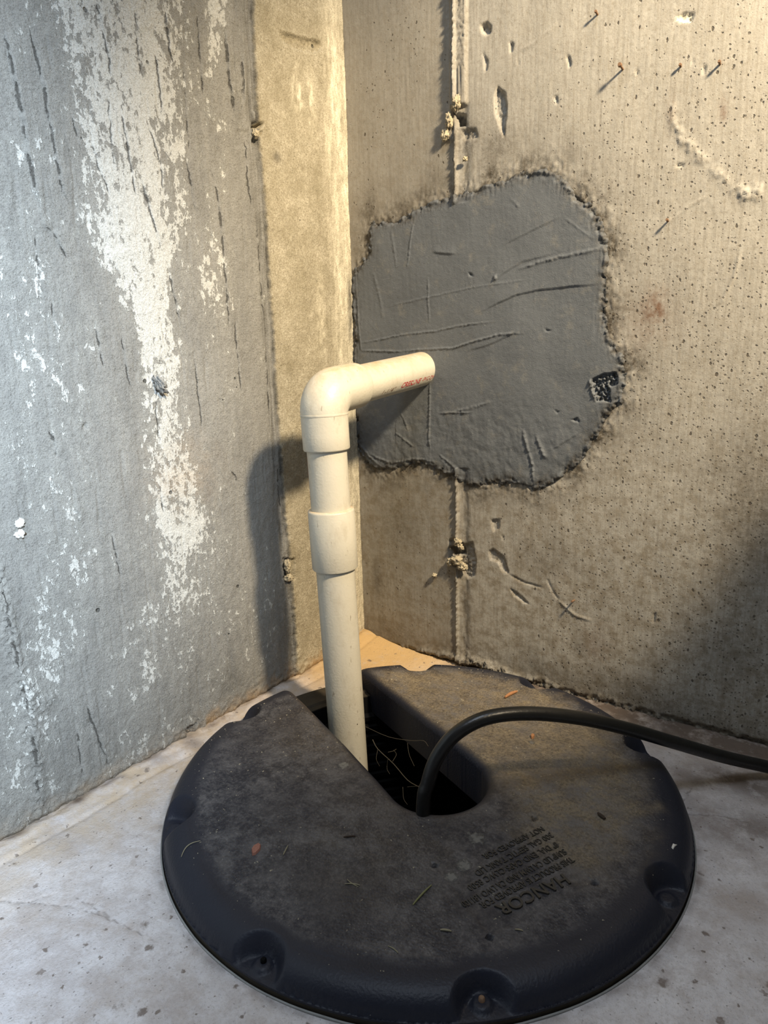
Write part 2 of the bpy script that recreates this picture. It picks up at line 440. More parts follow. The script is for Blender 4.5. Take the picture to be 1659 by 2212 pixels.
M_WEB = mat_plain('dusty_thread', (.085, .07, .048), .9, .3, 500)
M_BROWNBIT = mat_plain('dark_bark', (.05, .035, .025), .9, .4, 700)

def struct(o): o['kind'] = 'structure'; return o
def close_back(V, quads, nrm, depth, nu, nv):
    """give a wall sheet a body: border ring pushed back, closed by one big face"""
    ring = np.r_[np.arange(nu), (np.arange(1, nv) + 1) * nu - 1, (nv - 1) * nu + np.arange(nu - 2, -1, -1), np.arange(nv - 2, 0, -1) * nu]
    n0 = len(V); back = V[ring].copy(); nrm = np.asarray(nrm, float)
    ax = int(np.argmax(np.abs(nrm))); back[:, ax] = -depth * nrm[ax]
    idx = n0 + np.arange(len(ring)); nx = np.roll(idx, -1); rn = np.roll(ring, -1)
    sk = np.stack([rn, ring, idx, nx], 1)
    return np.concatenate([V, back]), np.concatenate([quads, sk]), [list(map(int, idx[::-1]))]

# ------------------------------------------------------------------ left wall (plane x = 0)
ua = axis([(0, .68, .0017), (.68, 1.6, .03)]); va = axis([(-.10, -.01, .03), (-.01, .99, .0019), (.99, 1.9, .04)])
U, V = np.meshgrid(ua, va)
R = Relief(U, V, on_left)
warp = .0012 * fbm(U * 60, V * 14, 3, 5)
seam_px = [(543, -60), (553, 250), (568, 420), (580, 600), (590, 740), (600, 900), (612, 1100), (625, 1210), (632, 1320), (638, 1420), (643, 1520)]
seam = R.uv(seam_px)
seam_u = np.interp(V, seam[::-1, 1], seam[::-1, 0])
ds = (U + warp) - seam_u                      # + = left of the seam in the photo
H = R.H
H += .0016 * fbm(U * 9, V * 5, 4, 1) + .0006 * fbm(U * 90, V * 60, 3, 2)
st = fbm(U * 150, V * 7, 4, 3); H += np.where(ds > 0, 1, .2) * (.00028 * st - .0014 * sstep(.50, .80, st))
H += np.where(ds > 0, 1, 0) * (.0005 * fbm(U * 300, V * 240, 2, 6))
H += .0035 * (1 - sstep(-.0018, .0014, ds))               # next pour stands a little proud
rough_strip = np.exp(-((ds - .009) / .009) ** 2)
H += rough_strip * (.0018 * fbm(U * 330, V * 14, 3, 8) - .0014)
H += .0018 * np.exp(-((ds + .0005) / .0022) ** 2) * fbm(U * 200, V * 120, 3, 9) * 1.6
low = 1 - sstep(.05, .30, V); CRACKS = []
H += np.exp(-((ds + .001) / .006) ** 2) * low * .0030 * fbm(U * 220, V * 150, 3, 10)
for pts, a, wd in [
    ([(5, 40), (20, 120), (45, 240), (58, 330), (75, 400), (90, 485)], .0045, .018),
    ([(60, 50), (85, 150), (105, 260), (120, 350), (135, 415), (152, 445)], .0030, .014),
    ([(112, 498), (125, 520), (142, 558)], .0028, .008), ([(90, 485), (112, 498)], .003, .006),
    ([(205, 0), (228, 100), (240, 170)], .0020, .010), ([(355, 20), (365, 110), (375, 140)], .0030, .010),
    ([(485, 60), (495, 170), (503, 230), (512, 260)], .0028, .010), ([(520, 110), (526, 180), (523, 240)], .0020, .006),
    ([(455, 360), (466, 410), (475, 480), (482, 560), (490, 640), (496, 715)], .0030, .012),
    ([(258, 230), (272, 310), (285, 390), (292, 430)], .0022, .010), ([(318, 270), (345, 350), (352, 420)], .0018, .010),
    ([(300, 380), (325, 470), (347, 540)], .0026, .010), ([(360, 560), (372, 620), (388, 690)], .0018, .010),
    ([(400, 330), (415, 420), (424, 460)], .0018, .008), ([(195, 300), (215, 370), (240, 430)], .0012, .010),
    ([(510, 690), (508, 720), (515, 790), (520, 850)], .0022, .008),
    ([(150, 240), (175, 330)], .0012, .010), ([(160, 1090), (172, 1130)], .0018, .008), ([(240, 1150), (262, 1250)], .0016, .010),
    ([(180, 1510), (213, 1600), (238, 1660)], .0030, .009), ([(165, 1580), (180, 1690)], .0022, .008),
    ([(486, 60), (492, 150), (500, 200), (505, 235)], .002, .006), ([(520, 100), (522, 160), (524, 235)], .002, .005), ([(530, 300), (533, 380), (538, 420), (545, 450)], .002, .005),
    ([(553, 480), (560, 560), (566, 640), (572, 700)], .002, .004), ([(574, 745), (580, 820), (584, 900)], .002, .004), ([(597, 960), (602, 1050), (608, 1120)], .002, .004), ([(232, 210), (240, 300), (246, 380)], .0015, .008), ([(335, 110), (345, 200), (352, 260)], .0018, .008), ([(395, 130), (402, 230), (410, 330)], .0015, .008),
    ([(425, 20), (432, 120), (440, 210)], .0018, .008), ([(290, 20), (297, 110), (306, 170)], .0014, .008), ([(205, 690), (215, 760), (225, 800)], .0014, .008), ([(262, 720), (270, 790), (282, 840)], .0014, .008), ([(110, 640), (118, 720)], .0012, .008), ([(420, 760), (428, 850), (436, 930)], .0014, .008), ([(75, 500), (85, 590), (92, 640)], .0014, .008),
    ([(0, 1235), (20, 1370), (45, 1480), (60, 1560), (75, 1650), (84, 1750)], .0050, .022),
    ([(340, 820), (338, 880), (345, 960)], .0010, .01), ([(105, 930), (122, 965), (120, 990)], .0022, .006),
    ([(500, 1015), (512, 1040)], .0022, .004), ([(345, 1050), (355, 1110)], .0012, .01)]:
    R.step(pts, a, wd, jit=.0016, seed=len(pts) * 3 + int(pts[0][0]), left=False, sharp=.0011); CRACKS.append((pts, a))
    R.ridge(pts, .0016, -.0011, jit=.0016, seed=len(pts) * 3 + int(pts[0][0]))
R.ridge([(-5, 1235), (25, 1400), (62, 1560), (84, 1750)], .008, .0026, jit=.004, seed=77, rough=1.3, taper=False)
R.ridge([(50, 1470), (80, 1520), (120, 1500)], .010, .003, jit=.004, seed=78, rough=1.0)
R.blob([(545, 262), (566, 266), (562, 280), (545, 276)], -.012, .002, .001, 3)
R.blob([(552, 283), (565, 282), (560, 296)], -.006, .0015, .001, 4)
R.blob([(545, 300), (556, 300), (556, 316), (546, 314)], -.004, .0015, .001, 5)
R.ridge([(548, 240), (548, 262)], .004, .0035, .001, 6); R.ridge([(552, 292), (548, 300)], .004, .003, .001, 7)
R.blob([(510, 280), (538, 280), (540, 318), (512, 318)], -.0012, .001, .0006, 8)       # round plug print
R.blob([(600, 68), (690, 90), (694, 106), (678, 120), (640, 112), (605, 94)], -.0040, .004, .0014, 9, .5)
R.ridge([(602, 66), (640, 80), (690, 88)], .0025, .0014, .0008, 10)
R.blob([(610, 1205), (634, 1205), (634, 1250), (612, 1250)], -.005, .003, .002, 12, .8)
R.blob([(400, 1575), (425, 1560), (428, 1590), (408, 1600)], -.010, .004, .002, 13, .5)
R.blob([(180, 912), (190, 915), (188, 930), (178, 926)], -.003, .0015, .0008, 14)
# ragged foot of the wall
H -= .004 * (1 - sstep(.002, .010, V + .004 * fbm(U * 70, V * 20, 4, 15)))
H += .0018 * (1 - sstep(.0, .06, V)) * fbm(U * 120, V * 120, 3, 16)
# masks (differences in surface colour)
def streak(pts, px_scale=1.0):
    out = np.zeros(U.shape)
    P = np.array([(p[0], p[1]) for p in pts], float); q = R.uv(P)
    wl_ = 1.22 * np.array([np.linalg.norm(on_left((p[0] + p[2], p[1])) - on_left((p[0] - p[2], p[1]))) / 2 for p in pts]); am = np.array([p[3] for p in pts])
    o = np.argsort(q[:, 1]); vv = V; cu = np.interp(vv, q[o, 1], q[o, 0]); ww = np.interp(vv, q[o, 1], wl_[o]); aa = np.interp(vv, q[o, 1], am[o])
    d = (U + .010 * fbm(U * 25, V * 10, 3, 21) - cu) / ww
    return aa * np.exp(-np.abs(d) ** 3)
lime = streak([(255, -60, 120, .95), (270, 100, 120, .95), (285, 300, 105, .90), (290, 430, 95, .85), (300, 500, 95, 1.0), (315, 620, 65, 1.0), (345, 740, 42, .95), (355, 850, 32, .85), (360, 980, 40, .80), (395, 1120, 62, .85), (405, 1250, 70, .62), (370, 1400, 100, .45), (330, 1500, 120, .35)])
lime = np.maximum(lime, streak([(462, -40, 22, .75), (468, 100, 18, .8), (460, 240, 30, .25), (460, 420, 26, .3), (458, 560, 30, .62), (470, 680, 30, .5), (480, 780, 30, .2), (480, 1000, 30, .15), (470, 1300, 40, .25)]))
lime = np.maximum(lime, streak([(60, 250, 90, .22), (40, 600, 120, .35), (130, 860, 80, .42), (60, 950, 100, .3), (170, 1200, 55, .45), (70, 1500, 70, .55), (60, 1640, 60, .35)]))
lime = np.maximum(lime, .34 * np.exp(-(((U - .30) / .16) ** 2 + ((V - .12) / .10) ** 2)))
lime = np.where(ds > .004, lime, 0)
pour = 1 - sstep(-.001, .001, ds)
rust = np.zeros(U.shape)
f0 = 1 - sstep(.0, .034, V + .012 * fbm(U * 40, V * 40, 3, 31)); rust = np.maximum(rust, f0 * np.where(U < .36, .8, .35))
rust = np.maximum(rust, .30 * np.exp(-(((U - .36) / .05) ** 2 + ((V - .36) / .05) ** 2)))
dark = .9 * rough_strip * np.clip(.30 + .9 * fbm(U * 330, V * 14, 3, 8) * -1, 0, 1) + .85 * np.exp(-((ds - .001) / .0022) ** 2) * (.7 + .8 * fbm(U * 90, V * 40, 3, 38))
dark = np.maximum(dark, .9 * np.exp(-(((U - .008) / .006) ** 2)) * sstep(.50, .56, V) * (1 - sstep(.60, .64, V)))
gk = on_left((595, 340)); dark = np.maximum(dark, .8 * np.exp(-(((U - gk[0]) / .008) ** 2 + ((V - gk[1]) / .007) ** 2)))
gk = on_left((490, 1475)); dark = np.maximum(dark, .5 * np.exp(-(((U - gk[0]) / .035) ** 2 + ((V - gk[1]) / .03) ** 2)))
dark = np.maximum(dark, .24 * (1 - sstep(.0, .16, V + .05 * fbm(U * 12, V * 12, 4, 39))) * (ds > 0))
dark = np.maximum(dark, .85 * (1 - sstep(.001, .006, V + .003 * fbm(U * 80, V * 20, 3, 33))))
# signed distance to the nearest crack: the shader draws the crack line itself from it
cdist = np.full(U.shape, .02); cstr = np.zeros(U.shape)
for pts, a_ in CRACKS:
    q_ = R.uv(pts); s_, U_, V_ = R._w(q_, .020, .0016, len(pts) * 3 + int(pts[0][0]))
    d_, sg_, t_ = poly_dist(U_, V_, q_); k_ = d_ < np.abs(cdist[s_])
    cdist[s_] = np.where(k_, d_ * np.where(sg_ == 0, 1, sg_), cdist[s_])
    cstr[s_] = np.where(k_, np.clip(np.minimum(t_, 1 - t_) * 7, 0, 1) * np.clip(.62 + 1.5 * fbm(U_ * 60, V_ * 60, 3, 34), 0, 1) * np.clip(.25 + a_ / .0045, .3, 1), cstr[s_])
dark = np.clip(dark, 0, 1)
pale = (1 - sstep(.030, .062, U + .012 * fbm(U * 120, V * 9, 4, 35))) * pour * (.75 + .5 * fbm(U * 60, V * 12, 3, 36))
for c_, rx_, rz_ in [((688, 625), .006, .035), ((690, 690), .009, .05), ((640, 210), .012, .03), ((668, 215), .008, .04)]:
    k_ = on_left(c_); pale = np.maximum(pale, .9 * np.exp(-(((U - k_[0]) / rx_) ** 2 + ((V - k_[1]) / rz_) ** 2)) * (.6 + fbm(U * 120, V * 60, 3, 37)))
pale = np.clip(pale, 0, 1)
VV = np.stack([H, -U, V], -1).reshape(-1, 3); Q = grid_quads(len(ua), len(va))
nA = len(VV); VV, Q, P = close_back(VV, Q, (1, 0, 0), .18, len(ua), len(va)); ex = np.zeros(len(VV) - nA)
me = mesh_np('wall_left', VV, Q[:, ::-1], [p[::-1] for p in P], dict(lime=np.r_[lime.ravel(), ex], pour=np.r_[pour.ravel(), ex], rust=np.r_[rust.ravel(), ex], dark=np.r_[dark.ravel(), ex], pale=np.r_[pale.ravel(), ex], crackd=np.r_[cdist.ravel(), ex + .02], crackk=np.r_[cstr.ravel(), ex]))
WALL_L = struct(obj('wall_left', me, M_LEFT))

# ------------------------------------------------------------------ back wall (plane y = 0)
ub = axis([(-.0, .70, .0017), (.70, 1.7, .04)]); vb = axis([(-.10, -.01, .03), (-.01, .99, .0019), (.99, 1.9, .04)])
U, V = np.meshgrid(ub, vb)
R = Relief(U, V, on_back); H = R.H
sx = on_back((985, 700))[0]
H += .0012 * fbm(U * 8, V * 6, 3, 41) + .00011 * fbm(U * 240, V * 20, 3, 42) + .00016 * fbm(U * 160, V * 160, 3, 43)
wob = .0010 * fbm(U * 20, V * 25, 3, 44)
dsm = U + wob - sx
gap = ((V < on_back((985, 1010))[1]) | (V > on_back((985, 440))[1])).astype(float)
thin = np.exp(-((dsm - .0012) / .0018) ** 2) * (1 + .5 * fbm(U * 200, V * 200, 3, 45))
H += .0055 * thin * gap
zt = on_back((985, 235))[1]
top = sstep(zt, zt + .004, V)
xa, xb = on_back((974, 120))[0], on_back((1009, 120))[0]
strip = sstep(xa - .001, xa + .001, U) * (1 - sstep(xb - .001, xb + .001, U)) * top
zr = on_back((990, 148))[1]
H += strip * (.0048 + .0016 * np.where(V > zr, fbm(U * 330, V * 260, 3, 46), 1.6 * fbm(U * 330, V * 6, 3, 47)))
H -= .0022 * np.exp(-((dsm - .014) / .007) ** 2) * (1 - top) * gap * (1 + .4 * fbm(U * 150, V * 40, 3, 48))
def mk(pts, d, soft=.0018, seed=1, rough=.3, jit=.0007): R.blob(pts, d, soft, jit, seed, rough)
mk([(1036, 52), (1050, 46), (1063, 55), (1060, 72), (1048, 78), (1038, 68)], -.0050, .003, 2)
mk([(1074, 182), (1082, 192), (1092, 200), (1096, 230), (1092, 275), (1090, 304), (1080, 280), (1068, 240), (1066, 210)], -.0050, .0025, 3)
mk([(1042, 108), (1055, 130), (1054, 152), (1046, 155)], -.0022, .002, 4)
mk([(1098, 88), (1110, 92), (1108, 112), (1100, 114)], -.0030, .002, 5); mk([(1115, 118), (1124, 140), (1119, 142)], -.0018, .0015, 6)
mk([(1222, 114), (1233, 122), (1235, 144), (1228, 147)], -.0028, .002, 7); mk([(1194, 206), (1204, 208), (1207, 228), (1200, 226)], -.0024, .002, 8)
mk([(1372, 145), (1380, 150), (1378, 172), (1373, 160)], -.0024, .002, 9); mk([(1492, 120), (1500, 132), (1494, 148)], -.002, .002, 10)
mk([(1458, 38), (1475, 28), (1500, 27), (1496, 48), (1470, 50)], -.0022, .0015, 11, .6); mk([(1516, 140), (1526, 142), (1524, 164), (1517, 162)], -.002, .0015, 12)
mk([(1460, 352), (1480, 354), (1478, 364), (1462, 362)], -.0024, .002, 13)
mk([(1058, 1122), (1080, 1120), (1080, 1142), (1066, 1150)], -.0032, .002, 14); mk([(1082, 1153), (1090, 1160), (1087, 1172)], -.0015, .0015, 15)
mk([(1054, 1190), (1066, 1184), (1090, 1202), (1100, 1240), (1085, 1235), (1075, 1215), (1058, 1210)], -.0032, .002, 16)
R.ridge([(1098, 1240), (1130, 1258), (1172, 1270)], .0014, -.0018, .0005, 17)
mk([(1099, 1268), (1115, 1278), (1147, 1308), (1130, 1302), (1110, 1288)], -.0026, .0015, 18)
R.ridge([(1205, 1295), (1240, 1328), (1278, 1341)], .0014, .0016, .0006, 19)
R.ridge([(1180, 1250), (1196, 1280), (1210, 1300)], .0014, -.0014, .0006, 20)
mk([(1410, 1325), (1418, 1320), (1416, 1345), (1408, 1348)], -.0018, .0015, 21)
# hollow around the lower tie hole, drip arc at the right
mk([(968, 1165), (985, 1160), (1002, 1175), (1022, 1168), (1030, 1215), (1026, 1246), (1010, 1252), (995, 1235), (970, 1215)], -.0050, .003, 22, .4)
mk([(968, 1180), (1000, 1182), (1004, 1200), (972, 1204)], -.012, .002, 23)
mk([(978, 240), (1005, 246), (1008, 272), (985, 276)], -.012, .003, 24); mk([(990, 278), (1030, 275), (1035, 300), (1000, 305)], -.003, .003, 25, .5)
R.ridge([(968, 265), (975, 300), (968, 300)], .004, .003, .001, 26, rough=.8)
for pts, a in [([(1452, 225), (1456, 262), (1472, 298), (1500, 330), (1530, 352)], .0034), ([(1535, 360), (1555, 382), (1580, 398)], .0026), ([(1582, 400), (1610, 418), (1640, 402)], .0034), ([(1600, 418), (1625, 430), (1650, 405)], .0030)]:
    R.ridge(pts, .0050, a * .42, .004, 30 + len(pts), rough=1.1)
R.ridge([(1205, 50), (1150, 95), (1115, 112)], .002, .0009, .0006, 36)
R.ridge([(1535, 420), (1490, 445), (1445, 480), (1420, 505)], .0013, .0008, .0004, 37)
R.ridge([(1600, 540), (1585, 600), (1560, 650), (1545, 660)], .0015, .0011, .0005, 38)
# scuffed, lumpy ring outside the mortar patch
patch_px = [(768, 700), (762, 640), (760, 605), (772, 580), (798, 548), (801, 482), (850, 478), (890, 463), (915, 442), (950, 432), (985, 421), (1030, 410), (1060, 398), (1100, 386), (1130, 374), (1165, 369), (1200, 372), (1215, 385), (1235, 410), (1255, 430), (1285, 455), (1300, 490), (1312, 530), (1311, 600), (1308, 680), (1316, 720), (1330, 752), (1347, 780), (1353, 820), (1340, 866), (1314, 890), (1302, 920), (1278, 958), (1262, 990), (1240, 1008), (1200, 1040), (1150, 1060), (1110, 1042), (1060, 1045), (1010, 1050), (985, 1032), (960, 1018), (900, 1000), (860, 1012), (820, 1016), (790, 1000), (772, 965), (766, 850)]
PQ = R.uv(patch_px)
dp, _, _ = poly_dist(U, V, np.vstack([PQ, PQ[:1]])); inp = inside_poly(U, V, PQ); sd = np.where(inp, -dp, dp)
halo = np.exp(-(np.maximum(sd, 0) / .018) ** 2) * sstep(-.008, .0, sd)
H += halo * .0016 * np.maximum(fbm(U * 150, V * 110, 4, 51), -.2)
H -= .003 * sstep(.0, -.006, sd)
R.ridge([(1000, 1425), (1040, 1432), (1130, 1472), (1180, 1485), (1245, 1512), (1320, 1528), (1390, 1548), (1500, 1585), (1560, 1600)], .008, .0065, .005, 52, rough=.9, taper=False)
R.ridge([(780, 1390), (850, 1402), (900, 1408), (985, 1420), (1010, 1440)], .006, .004, .004, 53, rough=.8, taper=False)
H -= .006 * (1 - sstep(.004, .012, V + .004 * fbm(U * 60, V * 20, 4, 54)))
pit = np.clip(.03 + .9 * sstep(.20, .50, U + .05 * fbm(U * 9, V * 7, 3, 61)), 0, 1) * (.45 + .55 * (1 - sstep(.45, .85, V))) * np.where(sd > 0, 1, 0)
pit = np.where(U < sx, .18, pit)
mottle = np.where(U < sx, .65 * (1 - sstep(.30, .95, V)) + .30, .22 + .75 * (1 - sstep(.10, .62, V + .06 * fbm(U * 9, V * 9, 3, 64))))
dark = np.clip(1.1 * np.exp(-(np.maximum(sd, 0) / .026) ** 1.3) * (.62 + .9 * fbm(U * 30, V * 30, 4, 62)), 0, 1)
for p, rx, ry, a in [((800, 450), .012, .03, .8), ((815, 1250), .010, .035, .55), ((870, 1140), .04, .05, .35), ((1075, 320), .03, .025, .6), ((1000, 300), .03, .03, .6), ((1620, 1120), .04, .12, .55), ((1600, 1020), .05, .02, .5), ((1260, 420), .02, .03, .7), ((960, 1010), .04, .03, .8), ((1250, 1400), .012, .012, .4), ((1590, 1420), .05, .05, .4), ((1180, 1210), .05, .03, .35)]:
    c = on_back(p); dark = np.maximum(dark, a * np.exp(-(((U - c[0]) / rx) ** 2 + ((V - c[1]) / ry) ** 2)))
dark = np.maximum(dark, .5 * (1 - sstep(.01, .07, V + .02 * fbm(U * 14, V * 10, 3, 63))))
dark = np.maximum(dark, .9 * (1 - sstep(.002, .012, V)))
dark = np.maximum(dark, .35 * np.exp(-((dsm - .014) / .010) ** 2) * gap)
rust = np.zeros(U.shape)
for p, rx, ry, a in [((1415, 668), .016, .022, 1.0), ((1405, 690), .03, .03, .45), ((1448, 240), .005, .02, .35), ((1562, 240), .004, .012, .7), ((1290, 1395), .02, .03, .3)]:
    c = on_back(p); rust = np.maximum(rust, a * np.exp(-(((U - c[0]) / rx) ** 2 + ((V - c[1]) / ry) ** 2)))
HB = H.copy()
def back_height(u, v):
    i = np.clip(np.searchsorted(ub, u), 1, len(ub) - 1); j = np.clip(np.searchsorted(vb, v), 1, len(vb) - 1)
    fu = (u - ub[i - 1]) / (ub[i] - ub[i - 1]); fv = (v - vb[j - 1]) / (vb[j] - vb[j - 1])
    return (HB[j - 1, i - 1] * (1 - fu) + HB[j - 1, i] * fu) * (1 - fv) + (HB[j, i - 1] * (1 - fu) + HB[j, i] * fu) * fv
VV = np.stack([U, -H, V], -1).reshape(-1, 3); Q = grid_quads(len(ub), len(vb))
nA = len(VV); VV, Q, P = close_back(VV, Q, (0, -1, 0), .18, len(ub), len(vb)); ex = np.zeros(len(VV) - nA)
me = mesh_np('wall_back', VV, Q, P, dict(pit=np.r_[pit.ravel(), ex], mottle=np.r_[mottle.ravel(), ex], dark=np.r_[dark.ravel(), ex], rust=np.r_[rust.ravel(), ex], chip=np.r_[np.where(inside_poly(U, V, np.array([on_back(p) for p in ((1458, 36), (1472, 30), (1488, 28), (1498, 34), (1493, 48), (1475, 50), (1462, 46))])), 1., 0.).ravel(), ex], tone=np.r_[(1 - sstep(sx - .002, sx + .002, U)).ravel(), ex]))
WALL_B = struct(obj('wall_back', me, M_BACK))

# mortar patch: a trowelled skin of its own on the back wall
hp = .0013
up = np.arange(PQ[:, 0].min() - .006, PQ[:, 0].max() + .008, hp); vp = np.arange(PQ[:, 1].min() - .008, PQ[:, 1].max() + .008, hp)
U, V = np.meshgrid(up, vp)
R = Relief(U, V, on_back)
dp, _, _ = poly_dist(U, V, np.vstack([PQ, PQ[:1]])); F = np.where(inside_poly(U, V, PQ), -dp, dp) + .0045 * fbm(U * 60, V * 60, 5, 71, .62)
F = np.maximum(F, .0012 - U)
R.H += .0012 * fbm(U * 9, V * 8, 2, 72) + .00016 * fbm(U * 45, V * 45, 4, 73)
lowr = sstep(on_back((1100, 800))[1], on_back((1100, 960))[1], V)
R.H += lowr * (.0007 * fbm(U * 75, V * 60, 4, 74))
for pts, a, fl, lf in [
    ([(1037, 677), (1080, 655), (1120, 637), (1170, 626), (1240, 619), (1308, 614)], .0016, .024, True),
    ([(1060, 620), (1090, 592), (1130, 566), (1200, 549)], .0009, .02, True),
    ([(1088, 532), (1150, 500), (1215, 468)], .0008, .02, True),
    ([(935, 545), (960, 548), (990, 550)], .0016, .008, True),
    ([(1010, 760), (1060, 745), (1130, 712)], .0010, .02, True),
    ([(1190, 975), (1260, 930)], .0010, .02, True),
    ([(857, 905), (858, 960)], .0012, .006, True)]:
    R.step(pts, a, fl, .0004, 80 + len(pts), lf, True, .0009)
for pts, wd, a in [
    ([(778, 742), (830, 732), (880, 722), (945, 715), (1000, 703), (1075, 694)], .0014, .0016),
    ([(868, 758), (920, 755), (980, 752), (1030, 736), (1080, 723), (1135, 719)], .0016, .0022),
    ([(840, 662), (930, 642), (1030, 620), (1145, 604)], .0013, .0010),
    ([(1120, 582), (1180, 563), (1230, 552), (1308, 537)], .0030, .0018),
    ([(783, 757), (830, 758), (872, 760)], .0016, .0022), ([(774, 640), (778, 700), (784, 757)], .0016, .0020),
    ([(932, 820), (931, 880), (929, 940), (932, 980)], .0014, .0026), ([(950, 892), (985, 891), (1025, 890)], .0013, .0018),
    ([(980, 890), (1030, 878), (1060, 868)], .0030, .0014), ([(1132, 925), (1140, 960), (1152, 1000), (1155, 1045)], .0028, .0030),
    ([(1160, 940), (1170, 965), (1182, 990)], .0030, .0028), ([(855, 932), (875, 948), (898, 966)], .0016, .0018),
    ([(897, 478), (890, 520), (886, 560), (882, 580)], .0015, .0018), ([(928, 600), (928, 650), (930, 700)], .0018, .0014),
    ([(848, 500), (856, 545), (860, 580)], .003, .0012), ([(862, 878), (875, 905), (884, 930)], .0016, .0016),
    ([(800, 980), (850, 1000), (900, 990), (945, 998)], .0025, .0022), ([(780, 960), (800, 985), (830, 1010)], .0025, .0022),
    ([(950, 980), (985, 1010), (990, 1025)], .002, .002), ([(1220, 470), (1260, 500), (1290, 520)], .0012, .0010),
    ([(1105, 430), (1125, 450)], .002, .0012), ([(810, 590), (825, 650), (830, 690)], .0035, .0010)]:
    R.ridge(pts, max(wd * .68, .00105), a * .62, .0007, 90 + len(pts) + int(pts[0][0]), rough=.9)
for pts, dpt in [([(1012, 586), (1022, 590), (1028, 600), (1016, 598)], -.003), ([(1068, 596), (1076, 590), (1078, 604), (1070, 608)], .003),
                 ([(1175, 706), (1200, 718), (1180, 718)], -.002), ([(1233, 905), (1250, 900), (1255, 916), (1240, 912)], -.003), ([(1195, 880), (1212, 888), (1205, 896)], -.0025)]:
    R.blob(pts, dpt, .003, .0008, 5, .6)
lump = [(1276, 820), (1300, 808), (1335, 800), (1338, 830), (1320, 838), (1322, 870), (1290, 868), (1282, 850)]
R.blob(lump, -.0050, .002, .001, 6, 1.2)
R.ridge([(1276, 818), (1284, 850), (1292, 868)], .002, .003, .001, 7, rough=.8)
comb = np.exp(-((F + .006) / .008) ** 2)
R.H += comb * .0007 * fbm(U * 260, V * 60, 2, 76)
edge = sstep(0, -.0060, F)
Hh = back_height(U, V) * 1.0
base = .0030 * (1 - np.exp(np.minimum(F, 0) / .004)) + .0006
px_, py_, quads, polys = clip_grid(U, V, F, hp)
def samp(A, x, y):
    i = np.clip(((x - up[0]) / hp), 0, len(up) - 1.001); j = np.clip(((y - vp[0]) / hp), 0, len(vp) - 1.001)
    i0 = i.astype(int); j0 = j.astype(int); a = i - i0; b = j - j0
    return (A[j0, i0] * (1 - a) + A[j0, i0 + 1] * a) * (1 - b) + (A[j0 + 1, i0] * (1 - a) + A[j0 + 1, i0 + 1] * a) * b
Hp = samp(Hh + .003 * edge + base + R.H * edge, px_, py_)
fr = samp(np.clip(np.exp(-(F / .010) ** 2) * .9 + .25 * lowr * np.exp(-(F / .03) ** 2), 0, 1), px_, py_)
VV = np.stack([px_, -Hp, py_], 1)
VV, quads, polys, ids = skirt(VV, quads, polys, lambda v: v + [0, .006, 0])
me = mesh_np('mortar_patch', VV, quads, polys, dict(fringe=np.r_[fr, fr[ids]]))
PATCH = obj('mortar_patch', me, M_PATCH, WALL_B); PATCH['label'] = 'smooth dark grey mortar patch trowelled around the pipe'

# low blocker added out of view, keeps the lamp off the lower right
def box_mesh(name, lo, hi, bev=.004):
    import bmesh
    bm = bmesh.new(); bmesh.ops.create_cube(bm, size=1)
    for v in bm.verts: v.co = Vector([(lo[i] + hi[i]) / 2 + v.co[i] * (hi[i] - lo[i]) for i in range(3)])
    bmesh.ops.bevel(bm, geom=list(bm.edges), offset=bev, segments=2, affect='EDGES')
    me = bpy.data.meshes.new(name); bm.to_mesh(me); bm.free(); return me
me = box_mesh('lamp_blocker', (.82, -.62, -.05), (.94, -.001, .66)); struct(obj('lamp_blocker', me, M_BACK))
for k in ('pit', 'mottle', 'dark', 'rust', 'tone', 'chip'): me.attributes.new(k, 'FLOAT', 'POINT')

# ------------------------------------------------------------------ floor with the round pit opening
CX, CY, RL = .3255, -.3137, .2915
ZT = .036                                    # height of the lid's top
h = .0022
X, Y = np.meshgrid(np.arange(-.012, .80, h), np.arange(-.95, .012, h))
rr = np.hypot(X - CX, Y - CY); th = np.arctan2(Y - CY, X - CX)
edge_r = .2922 + .0007 * fbm(th * 6 + 9, rr * 0, 3, 101)
F = edge_r - rr
fx, fy, quads, polys = clip_grid(X, Y, F, h)
def floor_z(x, y):
    r = np.hypot(x - CX, y - CY)
    z = .0011 * fbm(x * 9, y * 9, 4, 102) + .0003 * fbm(x * 90, y * 90, 3, 103)
    z = z + .0045 * np.exp(-(x / .022) ** 2) * (1 + .5 * fbm(x * 60, y * 25, 3, 104))
    z = z - .0018 * np.exp(-((x - .030 - .004 * fbm(y * 12, y * 0, 2, 105)) / .003) ** 2)
    z = z + .016 * np.exp(-((np.hypot(np.maximum(x, 0), np.minimum(y, 0)) / .075) ** 2))
    z = z + .003 * np.exp(-(y / .02) ** 2)
    k = sstep(.293, .315, r); return z * k - .0002 * (1 - k)
fz = floor_z(fx, fy)
cr = np.zeros(len(fx))
for pts in [[(-20, 1945), (60, 1948), (100, 1935)], [(165, 1938), (190, 1952), (240, 1985)], [(60, 1948), (165, 1960), (240, 1985), (330, 2030)], [(1470, 1757), (1560, 1762), (1620, 1775)], [(1465, 1750), (1500, 1693)]]:
    q = np.array([on_z(p, 0)[:2] for p in pts])
    d, _, t = poly_dist(fx + .002 * fbm(fx * 120, fy * 120, 3, 106), fy + .002 * fbm(fx * 120 + 7, fy * 120, 3, 107), q); cr = np.maximum(cr, np.exp(-(d / .0011) ** 2) * .6)
    fz = fz - .0012 * np.exp(-(d / .0016) ** 2)
tan = np.clip(.95 * np.exp(-(np.maximum(fx, 0) / .09) ** 2) + .6 * np.exp(-(np.abs(fy) / .10) ** 2) + .35 * (fx < .3) * np.exp(-((fy + .45) / .12) ** 2), 0, 1)
